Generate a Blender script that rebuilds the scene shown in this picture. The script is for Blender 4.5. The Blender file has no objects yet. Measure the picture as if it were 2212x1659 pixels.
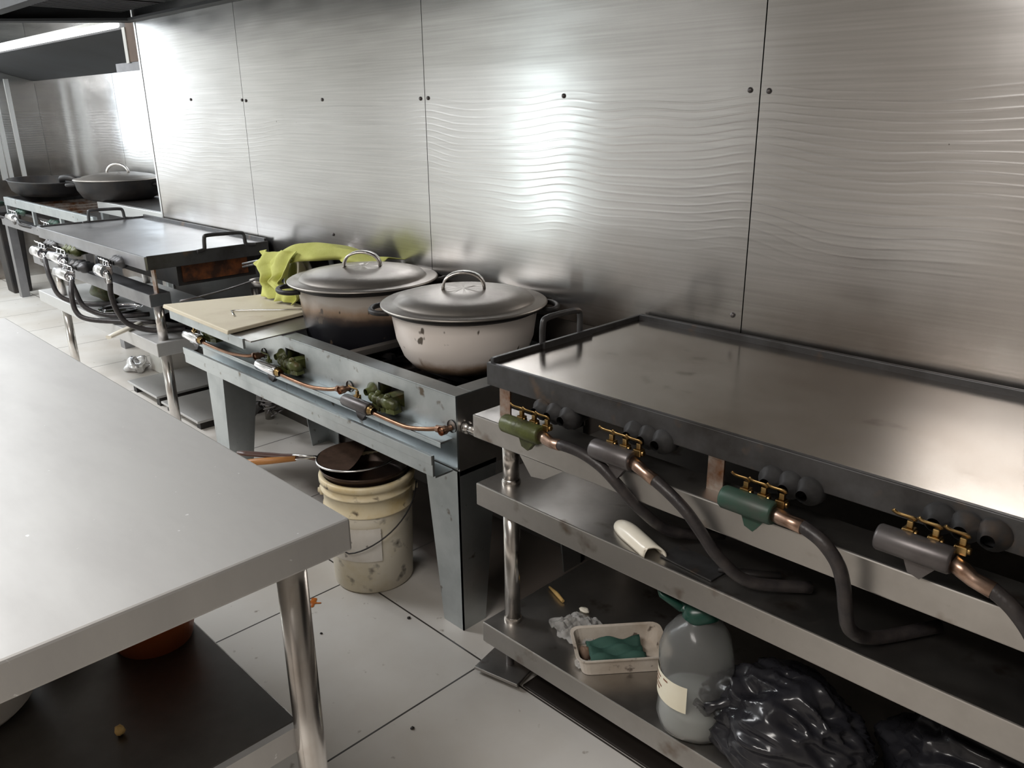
import bpy, bmesh, math, random
from mathutils import Vector, Matrix
random.seed(7)
S = bpy.context.scene
COL = S.collection
# ------------------------------------------------------------------ camera
cd = bpy.data.cameras.new('camera'); cam = bpy.data.objects.new('camera', cd); COL.objects.link(cam)
cd.sensor_fit = 'HORIZONTAL'; cd.sensor_width = 36.0; cd.lens = 28.528
cd.clip_start = 0.02; cd.clip_end = 60
RX = Vector((0.70431574, 0.70979151, -0.01163395)); DN = Vector((0.22020687, -0.2340294, -0.94696313)); FW = Vector((-0.67486908, 0.66439916, -0.32113156))
M = Matrix((RX, -DN, -FW)).transposed().to_4x4(); M.translation = Vector((0, 0, 1.405))
cam.matrix_world = M
S.camera = cam
# ------------------------------------------------------------------ exposure, sky, light
vs = S.view_settings
vs.view_transform = 'Standard'; vs.look = 'None'; vs.gamma = 1.0; vs.use_curve_mapping = False; vs.exposure = 0.9
w = bpy.data.worlds.new('sky'); S.world = w; w.use_nodes = True
bg = w.node_tree.nodes['Background']; bg.inputs[0].default_value = (0.80, 0.90, 1.0, 1); bg.inputs[1].default_value = 0.9
def area(name, loc, target, sx, sy, power, col):
    d = bpy.data.lights.new(name, 'AREA'); d.shape = 'RECTANGLE'; d.size = sx; d.size_y = sy; d.energy = power; d.color = col
    o = bpy.data.objects.new(name, d); COL.objects.link(o); o.location = loc
    v = Vector(target) - Vector(loc); o.rotation_euler = v.to_track_quat('-Z', 'Y').to_euler()
    return o
# daylight through the end window, the narrow gap of the back door, and the two ceiling battens over the aisle
area('daylight_end_window', (-8.36, .88, 1.60), (0, .88, 1.5), 1.62, 1.1, 8, (0.90, 0.96, 1.0))
area('daylight_door_gap', (-5.55, -2.34, 0.72), (-5.55, 0, 0.72), 0.08, 1.0, 14, (0.84, 0.98, 1.0))
area('ceiling_batten_light_end', (-6.9, 0.30, 2.50), (-6.9, 0.30, 0), 1.5, 0.5, 40, (0.92, 0.97, 1.0))
area('ceiling_batten_light_far', (-4.3, 0.0, 2.50), (-4.3, 0.0, 0), 1.5, 0.5, 38, (0.97, 0.98, 1.0))
area('ceiling_batten_light_near', (-0.75, -0.90, 2.50), (-0.75, -0.90, 0), 1.3, 0.5, 30, (1.0, 0.95, 0.90))

# ------------------------------------------------------------------ materials
def nt(name):
    m = bpy.data.materials.new(name); m.use_nodes = True
    return m, m.node_tree, m.node_tree.nodes['Principled BSDF']
def N(t, typ, **k):
    n = t.nodes.new(typ)
    for a, b in k.items(): setattr(n, a, b)
    return n
def coords(t, scale):
    tc = N(t, 'ShaderNodeTexCoord'); mp = N(t, 'ShaderNodeMapping'); mp.inputs['Scale'].default_value = scale
    t.links.new(tc.outputs['Object'], mp.inputs[0]); return mp.outputs[0]
def ramp(t, src, a, b, c0=(0, 0, 0, 1), c1=(1, 1, 1, 1)):
    r = N(t, 'ShaderNodeValToRGB'); r.color_ramp.elements[0].position = a; r.color_ramp.elements[1].position = b
    r.color_ramp.elements[0].color = c0; r.color_ramp.elements[1].color = c1
    t.links.new(src, r.inputs[0]); return r.outputs[0]
def mix(t, fac, a, b):
    m = N(t, 'ShaderNodeMix', data_type='RGBA')
    t.links.new(fac, m.inputs[0])
    for i, v in ((6, a), (7, b)):
        if isinstance(v, tuple): m.inputs[i].default_value = v + (1,)
        else: t.links.new(v, m.inputs[i])
    return m.outputs[2]
def mat(name, col, rough=.5, metal=0., c2=None, ns=6., lo=.4, hi=.7, stretch=(1, 1, 1), c3=None, ns3=30., lo3=.62, hi3=.72,
        rvar=0., bump=0., bscale=40., bstretch=(1, 1, 1), aniso=0., spec=.5, trans=0., ior=1.45, coat=0., emis=0., alpha=1.):
    m, t, b = nt(name)
    b.inputs['Base Color'].default_value = col + (1,); b.inputs['Roughness'].default_value = rough; b.inputs['Metallic'].default_value = metal
    b.inputs['Specular IOR Level'].default_value = spec; b.inputs['Transmission Weight'].default_value = trans; b.inputs['IOR'].default_value = ior
    b.inputs['Coat Weight'].default_value = coat; b.inputs['Anisotropic'].default_value = aniso
    b.inputs['Alpha'].default_value = alpha
    if emis:
        b.inputs['Emission Color'].default_value = col + (1,); b.inputs['Emission Strength'].default_value = emis
    out = col
    if c2 is not None:
        n = N(t, 'ShaderNodeTexNoise'); n.inputs['Scale'].default_value = ns; n.inputs['Detail'].default_value = 6; n.inputs['Roughness'].default_value = .6
        t.links.new(coords(t, stretch), n.inputs[0])
        f = ramp(t, n.outputs[0], lo, hi)
        out = mix(t, f, col, c2)
        if rvar:
            mr = N(t, 'ShaderNodeMapRange'); mr.inputs[3].default_value = rough; mr.inputs[4].default_value = min(1, rough + rvar)
            t.links.new(f, mr.inputs[0]); t.links.new(mr.outputs[0], b.inputs['Roughness'])
    if c3 is not None:
        n = N(t, 'ShaderNodeTexNoise'); n.inputs['Scale'].default_value = ns3; n.inputs['Detail'].default_value = 3
        t.links.new(coords(t, (1, 1, 1)), n.inputs[0])
        out = mix(t, ramp(t, n.outputs[0], lo3, hi3), out, c3)
    if not isinstance(out, tuple): t.links.new(out, b.inputs['Base Color'])
    if bump:
        n = N(t, 'ShaderNodeTexNoise'); n.inputs['Scale'].default_value = bscale; n.inputs['Detail'].default_value = 4
        t.links.new(coords(t, bstretch), n.inputs[0])
        bp = N(t, 'ShaderNodeBump'); bp.inputs['Strength'].default_value = bump; bp.inputs['Distance'].default_value = .004
        t.links.new(n.outputs[0], bp.inputs['Height']); t.links.new(bp.outputs[0], b.inputs['Normal'])
    return m

def wall_steel(name, screws, base, base2, rough):
    """hand-brushed stainless cladding: horizontal brushing, shallow buckles and pressed ripples that bend round the screws"""
    m, t, b = nt(name)
    L = t.links
    b.inputs['Metallic'].default_value = 1; b.inputs['Anisotropic'].default_value = .7; b.inputs['Anisotropic Rotation'].default_value = .25
    tg = N(t, 'ShaderNodeTangent', direction_type='UV_MAP'); L.new(tg.outputs[0], b.inputs['Tangent'])
    def math_(op, a, c=None, d=None):
        n = N(t, 'ShaderNodeMath', operation=op)
        for i, v in enumerate((a, c, d)):
            if v is None: continue
            if isinstance(v, (int, float)): n.inputs[i].default_value = v
            else: L.new(v, n.inputs[i])
        return n.outputs[0]
    tc = N(t, 'ShaderNodeTexCoord'); sep = N(t, 'ShaderNodeSeparateXYZ'); L.new(tc.outputs['Object'], sep.inputs[0])
    X, Z = sep.outputs[0], sep.outputs[2]
    n = N(t, 'ShaderNodeTexNoise'); n.inputs['Scale'].default_value = 5; n.inputs['Detail'].default_value = 5
    L.new(coords(t, (.5, 1, 30)), n.inputs[0])
    c = mix(t, ramp(t, n.outputs[0], .3, .75), base, base2)
    n2 = N(t, 'ShaderNodeTexNoise'); n2.inputs['Scale'].default_value = 2.2; n2.inputs['Detail'].default_value = 5
    L.new(coords(t, (1.6, 1, .5)), n2.inputs[0])
    smear = ramp(t, n2.outputs[0], .35, .75)
    # browner towards the bottom of the sheets, in noisy patches
    g0 = N(t, 'ShaderNodeMapRange'); g0.inputs[1].default_value = 1.12; g0.inputs[2].default_value = .72; L.new(Z, g0.inputs[0])
    n3 = N(t, 'ShaderNodeTexNoise'); n3.inputs['Scale'].default_value = 3.5; n3.inputs['Detail'].default_value = 4; L.new(tc.outputs['Object'], n3.inputs[0])
    gr = math_('MULTIPLY', g0.outputs[0], ramp(t, n3.outputs[0], .25, .7))
    c = mix(t, gr, c, (.24, .19, .15))
    vo = N(t, 'ShaderNodeTexNoise'); vo.inputs['Scale'].default_value = 45; vo.inputs['Detail'].default_value = 1; L.new(tc.outputs['Object'], vo.inputs[0])
    c = mix(t, ramp(t, vo.outputs[0], .83, .85), c, (.07, .05, .04))
    L.new(c, b.inputs['Base Color'])
    mr = N(t, 'ShaderNodeMapRange'); mr.inputs[3].default_value = rough; mr.inputs[4].default_value = rough + .065; L.new(smear, mr.inputs[0])
    L.new(mr.outputs[0], b.inputs['Roughness'])
    # ripples
    ph = Z
    for sx in screws:
        d = math_('DIVIDE', math_('SUBTRACT', X, sx), .12)
        gz = math_('EXPONENT', math_('MULTIPLY', math_('MULTIPLY', d, d), -1.0))
        ph = math_('SUBTRACT', ph, math_('MULTIPLY', gz, .022))
    nw = N(t, 'ShaderNodeTexNoise'); nw.inputs['Scale'].default_value = 1.3; nw.inputs['Detail'].default_value = 2; L.new(coords(t, (1, 1, 2)), nw.inputs[0])
    ph = math_('ADD', ph, math_('MULTIPLY', nw.outputs[0], .10))
    sn = math_('SINE', math_('MULTIPLY', ph, 2 * math.pi / .021))
    band = math_('MULTIPLY', math_('SMOOTH_MIN', 1.0, math_('MAXIMUM', math_('MULTIPLY', math_('SUBTRACT', Z, 1.02), 5), 0.0), .2),
                 math_('MAXIMUM', math_('MINIMUM', math_('MULTIPLY', math_('SUBTRACT', 1.46, Z), 20), 1.0), 0.0))
    h = math_('MULTIPLY', math_('MULTIPLY', math_('POWER', math_('MULTIPLY_ADD', sn, .5, .5), 6.0), band), .00030)
    nb = N(t, 'ShaderNodeTexNoise'); nb.inputs['Scale'].default_value = 1.0; nb.inputs['Detail'].default_value = 2; L.new(coords(t, (1.3, 1, 4.5)), nb.inputs[0])
    h = math_('ADD', h, math_('MULTIPLY', nb.outputs[0], .005))
    bp = N(t, 'ShaderNodeBump'); bp.inputs['Strength'].default_value = 1; bp.inputs['Distance'].default_value = 1
    L.new(h, bp.inputs['Height']); L.new(bp.outputs[0], b.inputs['Normal'])
    return m

def tile_floor():
    m, t, b = nt('floor_tiles'); L = t.links
    tc = N(t, 'ShaderNodeTexCoord'); mp = N(t, 'ShaderNodeMapping'); mp.inputs['Location'].default_value = (1.356, -1.218, 0)
    L.new(tc.outputs['Object'], mp.inputs[0])
    br = N(t, 'ShaderNodeTexBrick'); br.offset = 0; br.squash = 1
    for k, v in (('Scale', 1.0), ('Mortar Size', .0028), ('Mortar Smooth', .1), ('Brick Width', .6), ('Row Height', .6)): br.inputs[k].default_value = v
    L.new(mp.outputs[0], br.inputs[0])
    n = N(t, 'ShaderNodeTexNoise'); n.inputs['Scale'].default_value = 2.0; n.inputs['Detail'].default_value = 8; L.new(tc.outputs['Object'], n.inputs[0])
    n2 = N(t, 'ShaderNodeTexNoise'); n2.inputs['Scale'].default_value = 28; n2.inputs['Detail'].default_value = 3; L.new(tc.outputs['Object'], n2.inputs[0])
    c = mix(t, ramp(t, n.outputs[0], .42, .72), (.66, .635, .60), (.52, .475, .42))
    c = mix(t, ramp(t, n2.outputs[0], .68, .78), c, (.28, .24, .20))
    # shade under the appliances, painted into the tile colour with a ragged edge
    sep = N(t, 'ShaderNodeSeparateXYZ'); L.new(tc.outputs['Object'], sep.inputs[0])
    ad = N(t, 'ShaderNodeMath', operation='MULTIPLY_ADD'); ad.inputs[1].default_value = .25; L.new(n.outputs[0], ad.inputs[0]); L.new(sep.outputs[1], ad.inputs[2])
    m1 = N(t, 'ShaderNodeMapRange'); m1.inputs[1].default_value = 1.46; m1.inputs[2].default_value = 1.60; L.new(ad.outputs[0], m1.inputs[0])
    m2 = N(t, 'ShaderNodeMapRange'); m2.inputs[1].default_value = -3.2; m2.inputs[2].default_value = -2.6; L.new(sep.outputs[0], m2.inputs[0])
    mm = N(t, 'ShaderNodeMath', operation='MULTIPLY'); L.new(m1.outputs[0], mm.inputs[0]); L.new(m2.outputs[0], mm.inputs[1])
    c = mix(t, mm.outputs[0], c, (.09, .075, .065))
    c = mix(t, br.outputs['Fac'], c, (.05, .045, .04))
    L.new(c, b.inputs['Base Color']); b.inputs['Roughness'].default_value = .38; b.inputs['Specular IOR Level'].default_value = .4
    return m

M_ = {}
SC = (-1.624, -1.02, -2.25)
M_['wall'] = wall_steel('brushed_wall_steel', SC, (.66, .655, .65), (.54, .535, .53), .20)
M_['wall2'] = wall_steel('polished_wall_steel', (), (.72, .73, .73), (.60, .61, .62), .14)
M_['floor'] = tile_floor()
M_['plaster'] = mat('painted_plaster', (.76, .745, .72), .7, c2=(.66, .645, .62), ns=3)
M_['unseen_dimwall'] = mat('darkened_unseen_wall', (.42, .385, .35), .5, c2=(.33, .30, .27), ns=3)  # brown put on unseen walls to dim what the steel cladding reflects
M_['shelfshade'] = mat('shaded_shelf_sheet', (.20, .19, .18), .35, 1, c2=(.15, .14, .13), ns=5, rvar=.15)  # the table's shade over the undershelf, put in as a darker steel
M_['ceil'] = mat('ceiling_paint', (.70, .69, .66), .8, c2=(.60, .58, .55), ns=2)
M_['lowplaster'] = mat('shade_dark_wall', (.06, .052, .046), .6, c2=(.035, .03, .026), ns=4)  # shade behind the appliances, painted in as a near-black wall colour
M_['steel'] = mat('stainless_worktop', (.60, .595, .585), .60, 1, c2=(.54, .535, .53), ns=2.5, stretch=(1, 3, 1), rvar=.06, c3=(.80, .80, .80), ns3=60, lo3=.73, hi3=.76)
M_['steelsh'] = mat('dull_stainless_sheet', (.50, .485, .465), .33, 1, c2=(.40, .38, .36), ns=5, rvar=.15, c3=(.20, .15, .11), ns3=14, lo3=.62, hi3=.78)
M_['tube'] = mat('polished_steel_tube', (.68, .66, .64), .22, 1, c2=(.50, .46, .42), ns=8)
M_['galv'] = mat('galvanised_sheet', (.50, .535, .545), .36, 1, c2=(.38, .41, .42), ns=5, rvar=.15, c3=(.16, .13, .10), ns3=22, lo3=.66, hi3=.76)
M_['griddle'] = mat('oiled_griddle_steel', (.44, .41, .38), .17, 1, c2=(.27, .23, .19), ns=2.2, lo=.45, hi=.75, rvar=.09, c3=(.10, .075, .05), ns3=9, lo3=.66, hi3=.85)
M_['griddle2'] = mat('clean_griddle_steel', (.46, .46, .475), .30, 1, c2=(.42, .42, .43), ns=3, rvar=.12)
M_['edge'] = mat('blackened_steel_edge', (.085, .085, .088), .42, .6, c2=(.04, .037, .035), ns=9, c3=(.16, .11, .075), ns3=14, lo3=.62, hi3=.8, bump=.15)
M_['edge2'] = mat('grey_steel_edge', (.36, .36, .38), .35, 1, c2=(.25, .25, .26), ns=5)
M_['rust'] = mat('heat_rusted_steel', (.42, .37, .33), .4, .8, c2=(.22, .095, .04), ns=14, lo=.42, hi=.62)
M_['black'] = mat('burnt_black_iron', (.018, .017, .018), .5, .2, c2=(.035, .028, .024), ns=12, bump=.2)
M_['hood'] = mat('sooty_hood_steel', (.026, .027, .030), .65, .2, c2=(.018, .017, .017), ns=3)
M_['chrome'] = mat('chromed_tube', (.82, .82, .84), .12, 1)
M_['olive'] = mat('olive_green_paint', (.085, .10, .028), .38, .1, c2=(.04, .04, .02), ns=22, bump=.3, bscale=90, c3=(.10, .06, .02), ns3=26, lo3=.6, hi3=.75)
M_['dgreen'] = mat('dark_green_paint', (.025, .065, .045), .45, .1, c2=(.05, .06, .05), ns=20)
M_['dgrey'] = mat('worn_grey_casting', (.13, .12, .12), .38, .6, c2=(.08, .07, .07), ns=12)
M_['brass'] = mat('old_brass', (.46, .31, .13), .32, 1, c2=(.22, .13, .05), ns=22)
M_['copper'] = mat('copper_pipe', (.34, .19, .12), .34, 1, c2=(.18, .10, .065), ns=20)
M_['fitting'] = mat('pinkish_brass_fitting', (.58, .42, .34), .33, 1, c2=(.32, .20, .14), ns=25)
M_['hose'] = mat('greasy_rubber_hose', (.024, .021, .022), .40, 0, c2=(.045, .038, .036), ns=34, bump=.5, bscale=45)
def pot_enamel(name, z0, z1, white):
    """chipped white enamel with burnt-on soot rising from the base (a real deposit, by height on the pot)"""
    m, t, b = nt(name); L = t.links
    tc = N(t, 'ShaderNodeTexCoord'); sep = N(t, 'ShaderNodeSeparateXYZ'); L.new(tc.outputs['Object'], sep.inputs[0])
    n = N(t, 'ShaderNodeTexNoise'); n.inputs['Scale'].default_value = 7; n.inputs['Detail'].default_value = 5; L.new(tc.outputs['Object'], n.inputs[0])
    a = N(t, 'ShaderNodeMath', operation='MULTIPLY_ADD'); a.inputs[1].default_value = -.09; L.new(n.outputs[0], a.inputs[0]); L.new(sep.outputs[2], a.inputs[2])
    r = N(t, 'ShaderNodeMapRange'); r.inputs[1].default_value = z1 - .045; r.inputs[2].default_value = z0 - .045; L.new(a.outputs[0], r.inputs[0])
    cr = N(t, 'ShaderNodeValToRGB'); e = cr.color_ramp.elements
    e[0].position = 0; e[0].color = white + (1,); e[1].position = .85; e[1].color = (.012, .012, .016, 1)
    k = cr.color_ramp.elements.new(.3); k.color = (.36, .25, .17, 1); k = cr.color_ramp.elements.new(.6); k.color = (.06, .04, .03, 1)
    L.new(r.outputs[0], cr.inputs[0])
    n2 = N(t, 'ShaderNodeTexNoise'); n2.inputs['Scale'].default_value = 26; n2.inputs['Detail'].default_value = 2; L.new(coords(t, (1, 1, .55)), n2.inputs[0])
    c = mix(t, ramp(t, n2.outputs[0], .66, .69), cr.outputs[0], (.10, .075, .055))
    n3 = N(t, 'ShaderNodeTexNoise'); n3.inputs['Scale'].default_value = 4; n3.inputs['Detail'].default_value = 4; L.new(coords(t, (5, 5, .6)), n3.inputs[0])
    c = mix(t, ramp(t, n3.outputs[0], .66, .76), c, (.30, .22, .16))
    L.new(c, b.inputs['Base Color']); b.inputs['Roughness'].default_value = .38
    return m
M_['enamel'] = pot_enamel('chipped_white_enamel', -.02, .045, (.80, .73, .68))
M_['burnt'] = pot_enamel('burnt_enamel', .08, .175, (.56, .51, .46))
M_['alu'] = mat('dull_aluminium_lid', (.36, .335, .31), .38, .9, c2=(.26, .24, .22), ns=5, rvar=.15)
M_['aluh'] = mat('aluminium_handle', (.66, .64, .62), .28, 1)
M_['board'] = mat('cream_plastic_board', (.62, .56, .43), .5, c2=(.50, .43, .31), ns=7, lo=.5, hi=.8, c3=(.36, .26, .15), ns3=9, lo3=.68, hi3=.85)
M_['cloth'] = mat('lime_yellow_cloth', (.60, .62, .20), .9, c2=(.50, .52, .14), ns=14, c3=(.30, .28, .08), ns3=22, lo3=.72, hi3=.8, bump=.3, bscale=160)
M_['bucket'] = mat('stained_white_plastic', (.72, .67, .56), .45, c2=(.58, .49, .30), ns=5, lo=.5, hi=.75, c3=(.10, .085, .07), ns3=17, lo3=.60, hi3=.72)
M_['bucketrim'] = mat('yellowed_plastic_collar', (.70, .61, .42), .42, c2=(.60, .46, .22), ns=9, lo=.5, hi=.7, c3=(.12, .09, .06), ns3=24, lo3=.64, hi3=.74)
M_['sticker'] = mat('worn_paper_label', (.72, .69, .64), .6, c2=(.60, .55, .48), ns=9, c3=(.25, .22, .20), ns3=40, lo3=.64, hi3=.7)
M_['pan'] = mat('seasoned_iron_pan', (.035, .026, .022), .30, .6, c2=(.075, .045, .03), ns=5)
M_['mesh'] = mat('greasy_wire_mesh', (.15, .095, .07), .45, .6, c2=(.09, .06, .045), ns=30)
M_['wire'] = mat('bright_wire', (.72, .71, .70), .22, 1)
M_['wood'] = mat('orange_wood', (.48, .22, .07), .45, c2=(.33, .14, .04), ns=6, stretch=(1, 1, 8))
M_['dwood'] = mat('dark_brown_handle', (.10, .055, .045), .35, c2=(.06, .03, .025), ns=8)
M_['cream'] = mat('cream_ceramic', (.78, .74, .64), .25, c2=(.68, .63, .52), ns=6)
M_['enw'] = mat('chipped_cream_tray', (.62, .56, .49), .45, c2=(.42, .35, .28), ns=10, c3=(.14, .11, .09), ns3=36, lo3=.62, hi3=.7)
M_['gcloth'] = mat('dark_green_cloth', (.03, .085, .065), .8, c2=(.02, .06, .045), ns=20)
M_['film'] = mat('crumpled_clear_plastic', (.84, .83, .81), .18, 0, trans=.75, ior=1.2)
M_['pet'] = mat('clear_plastic_bottle', (.80, .81, .80), .16, 0, trans=.93, ior=1.2)
M_['water'] = mat('cloudy_liquid', (.56, .58, .56), .3, 0, c2=(.45, .46, .44), ns=5)
M_['label'] = mat('printed_bottle_label', (.78, .74, .60), .55, c2=(.72, .66, .50), ns=5)
M_['ink'] = mat('reddish_print', (.25, .12, .08), .6)
M_['bag'] = mat('black_plastic_bag', (.016, .016, .020), .20, 0, c2=(.03, .03, .035), ns=9)
M_['gbag'] = mat('dark_green_bag', (.012, .055, .04), .3, 0)
M_['foil'] = mat('crumpled_foil', (.74, .74, .75), .25, 1)
M_['white'] = mat('white_plastic', (.76, .74, .70), .45, c2=(.66, .63, .58), ns=6)
M_['scrap'] = mat('yellow_food_scrap', (.62, .42, .16), .6, c2=(.45, .28, .09), ns=30)
M_['sauce'] = mat('orange_sauce', (.50, .14, .02), .3, c2=(.35, .09, .015), ns=25)
M_['orange'] = mat('orange_plastic', (.32, .08, .02), .4, c2=(.24, .055, .012), ns=6)
M_['tubelit'] = mat('lit_lamp_tube', (1, 1, 1), .5, emis=3.0)
M_['trim'] = mat('bright_trim_strip', (.80, .81, .81), .42, 1)
M_['sky'] = mat('glass', (.9, .95, 1), .02, trans=1)
M_['grease_shade'] = mat('black_grease_and_shade', (.022, .017, .014), .55)
M_['brown'] = mat('brown_cardboard', (.20, .13, .09), .7, c2=(.14, .085, .06), ns=5)

# ------------------------------------------------------------------ mesh helpers
class MB:
    def __init__(self): self.v = []; self.f = []; self.sm = []
    def add(self, vs, fs, smooth=False):
        o = len(self.v); self.v += [Vector(p) for p in vs]
        for f in fs: self.f.append([i + o for i in f]); self.sm.append(smooth)
        return self
    def box(self, x0, x1, y0, y1, z0, z1, mtx=None):
        vs = [Vector((x, y, z)) for z in (z0, z1) for y in (y0, y1) for x in (x0, x1)]
        if mtx is not None: vs = [mtx @ p for p in vs]
        return self.add(vs, [(0, 2, 3, 1), (4, 5, 7, 6), (0, 1, 5, 4), (2, 6, 7, 3), (0, 4, 6, 2), (1, 3, 7, 5)])
    def prism(self, bot, top):
        n = len(bot)
        return self.add(list(bot) + list(top), [tuple(range(n))[::-1], tuple(range(n, 2 * n))] + [(i, (i + 1) % n, n + (i + 1) % n, n + i) for i in range(n)])
    def tube(self, pts, r, seg=12, cap=True, flat=1.0, closed=False):
        pts = [Vector(p) for p in pts]; n = len(pts)
        rs = r if isinstance(r, (list, tuple)) else [r] * n
        tg = []
        for i in range(n):
            if closed: d = pts[(i + 1) % n] - pts[i - 1]
            else: d = pts[min(i + 1, n - 1)] - pts[max(i - 1, 0)]
            tg.append(d.normalized())
        up = Vector((0, 0, 1))
        if abs(tg[0].dot(up)) > .9: up = Vector((0, 1, 0))
        a = (up - tg[0] * up.dot(tg[0])).normalized()
        vs = []
        for i in range(n):
            a = (a - tg[i] * a.dot(tg[i]))
            a = a.normalized() if a.length > 1e-6 else tg[i].orthogonal().normalized()
            b = tg[i].cross(a)
            for k in range(seg):
                th = 2 * math.pi * k / seg
                vs.append(pts[i] + (a * math.cos(th) * flat + b * math.sin(th)) * rs[i])
        fs = []
        for i in range(n if closed else n - 1):
            j = (i + 1) % n
            for k in range(seg): fs.append((i * seg + k, i * seg + (k + 1) % seg, j * seg + (k + 1) % seg, j * seg + k))
        self.add(vs, fs, True)
        if cap and not closed:
            o = len(self.v) - len(vs)
            self.f.append([o + k for k in range(seg)][::-1]); self.sm.append(False)
            self.f.append([o + (n - 1) * seg + k for k in range(seg)]); self.sm.append(False)
        return self
    def lathe(self, prof, c, seg=48, cap0=False, cap1=False, axis='z', wob=0., sx=1., sy=1.):
        vs = []; c = Vector(c)
        for i, (r, z) in enumerate(prof):
            for k in range(seg):
                th = 2 * math.pi * k / seg
                rr = r * (1 + (wob * math.sin(3 * th + i) if wob else 0))
                p = Vector((rr * math.cos(th) * sx, rr * math.sin(th) * sy, z))
                if axis == 'x': p = Vector((p.z, p.x, p.y))
                if axis == 'y': p = Vector((p.x, p.z, -p.y))
                vs.append(c + p)
        n = len(prof)
        fs = [(i * seg + k, i * seg + (k + 1) % seg, (i + 1) * seg + (k + 1) % seg, (i + 1) * seg + k) for i in range(n - 1) for k in range(seg)]
        o = len(self.v); self.add(vs, fs, True)
        if cap0: self.f.append([o + k for k in range(seg)][::-1]); self.sm.append(False)
        if cap1: self.f.append([o + (n - 1) * seg + k for k in range(seg)]); self.sm.append(False)
        return self
    def grid(self, fn, nu, nv, smooth=True):
        vs = [fn(i / nu, j / nv) for j in range(nv + 1) for i in range(nu + 1)]
        W = nu + 1
        return self.add(vs, [(j * W + i, j * W + i + 1, (j + 1) * W + i + 1, (j + 1) * W + i) for j in range(nv) for i in range(nu)], smooth)
    def blob(self, c, r, seed=1, amp=.3, seg=20, rings=12, sq=(1, 1, 1), floor=None):
        rnd = random.Random(seed); ph = [(rnd.uniform(1, 4), rnd.uniform(1, 4), rnd.uniform(0, 6.3), rnd.uniform(.4, 1)) for _ in range(6)]
        c = Vector(c)
        def P(u, v):
            th, fi = 2 * math.pi * u, math.pi * v
            s = sum(k[3] * math.sin(round(k[0]) * th + k[2]) * math.sin(k[1] * fi * 1.5 + k[2]) for k in ph) / 3
            rr = r * (1 + amp * s)
            p = c + Vector((rr * math.sin(fi) * math.cos(th) * sq[0], rr * math.sin(fi) * math.sin(th) * sq[1], rr * math.cos(fi) * sq[2]))
            if floor is not None and p.z < floor: p.z = floor
            return p
        return self.grid(P, seg, rings)
    def build(self, name, m, parent=None, bevel=0., solid=0., sub=0, origin=None):
        me = bpy.data.meshes.new(name)
        org = Vector((0, 0, 0))
        root = parent
        while root is not None and root.parent is not None: root = root.parent
        if root is not None: org = root.location.copy()
        elif origin is not None: org = Vector(origin)
        me.from_pydata([p - org for p in self.v], [], self.f)
        me.polygons.foreach_set('use_smooth', self.sm)
        me.materials.append(M_[m] if isinstance(m, str) else m)
        bm = bmesh.new(); bm.from_mesh(me); bmesh.ops.recalc_face_normals(bm, faces=bm.faces); bm.to_mesh(me); bm.free()
        me.update()
        o = bpy.data.objects.new(name, me); COL.objects.link(o)
        if root is None: o.location = org
        else: o.parent = parent
        if solid:
            md = o.modifiers.new('solid', 'SOLIDIFY'); md.thickness = solid; md.offset = 0
        if bevel:
            md = o.modifiers.new('bevel', 'BEVEL'); md.width = bevel; md.segments = 2; md.limit_method = 'ANGLE'; md.angle_limit = .7
        if sub:
            md = o.modifiers.new('sub', 'SUBSURF'); md.levels = sub; md.render_levels = sub
        return o
def tag(o, label, cat, group=None):
    o['label'] = label; o['category'] = cat
    if group: o['group'] = group
    return o
def thing(name, label, cat, loc, group=None):
    o = bpy.data.objects.new(name, None); COL.objects.link(o); o.location = loc; o.empty_display_size = .05
    return tag(o, label, cat, group)
def lab(o, l): o['label'] = l; return o
def struct(o): o['kind'] = 'structure'; return o
def B(*a): return MB().box(*a)
def smooth_path(pts, n=6):
    """Catmull-Rom through the points"""
    P = [Vector(p) for p in pts]; P = [P[0] * 2 - P[1]] + P + [P[-1] * 2 - P[-2]]
    out = []
    for i in range(1, len(P) - 2):
        for k in range(n):
            t = k / n
            out.append(.5 * (2 * P[i] + (P[i + 1] - P[i - 1]) * t + (2 * P[i - 1] - 5 * P[i] + 4 * P[i + 1] - P[i + 2]) * t * t + (3 * P[i] - P[i - 1] - 3 * P[i + 1] + P[i + 2]) * t ** 3))
    out.append(P[-2]); return out
def rot_at(c, ax, deg): c = Vector(c); return Matrix.Translation(c) @ Matrix.Rotation(math.radians(deg), 4, ax) @ Matrix.Translation(-c)
def loop_handle(axis_pts, r): return MB().tube(smooth_path(axis_pts, 5), r, 10)

# ------------------------------------------------------------------ the room
WY, RY, EX, ZC = 1.82, 2.39, -8.40, 2.62
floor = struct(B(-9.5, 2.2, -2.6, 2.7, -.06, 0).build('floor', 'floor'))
struct(B(-9.5, 2.2, -2.6, 2.7, ZC, ZC + .06).build('ceiling', 'ceil'))
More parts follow.
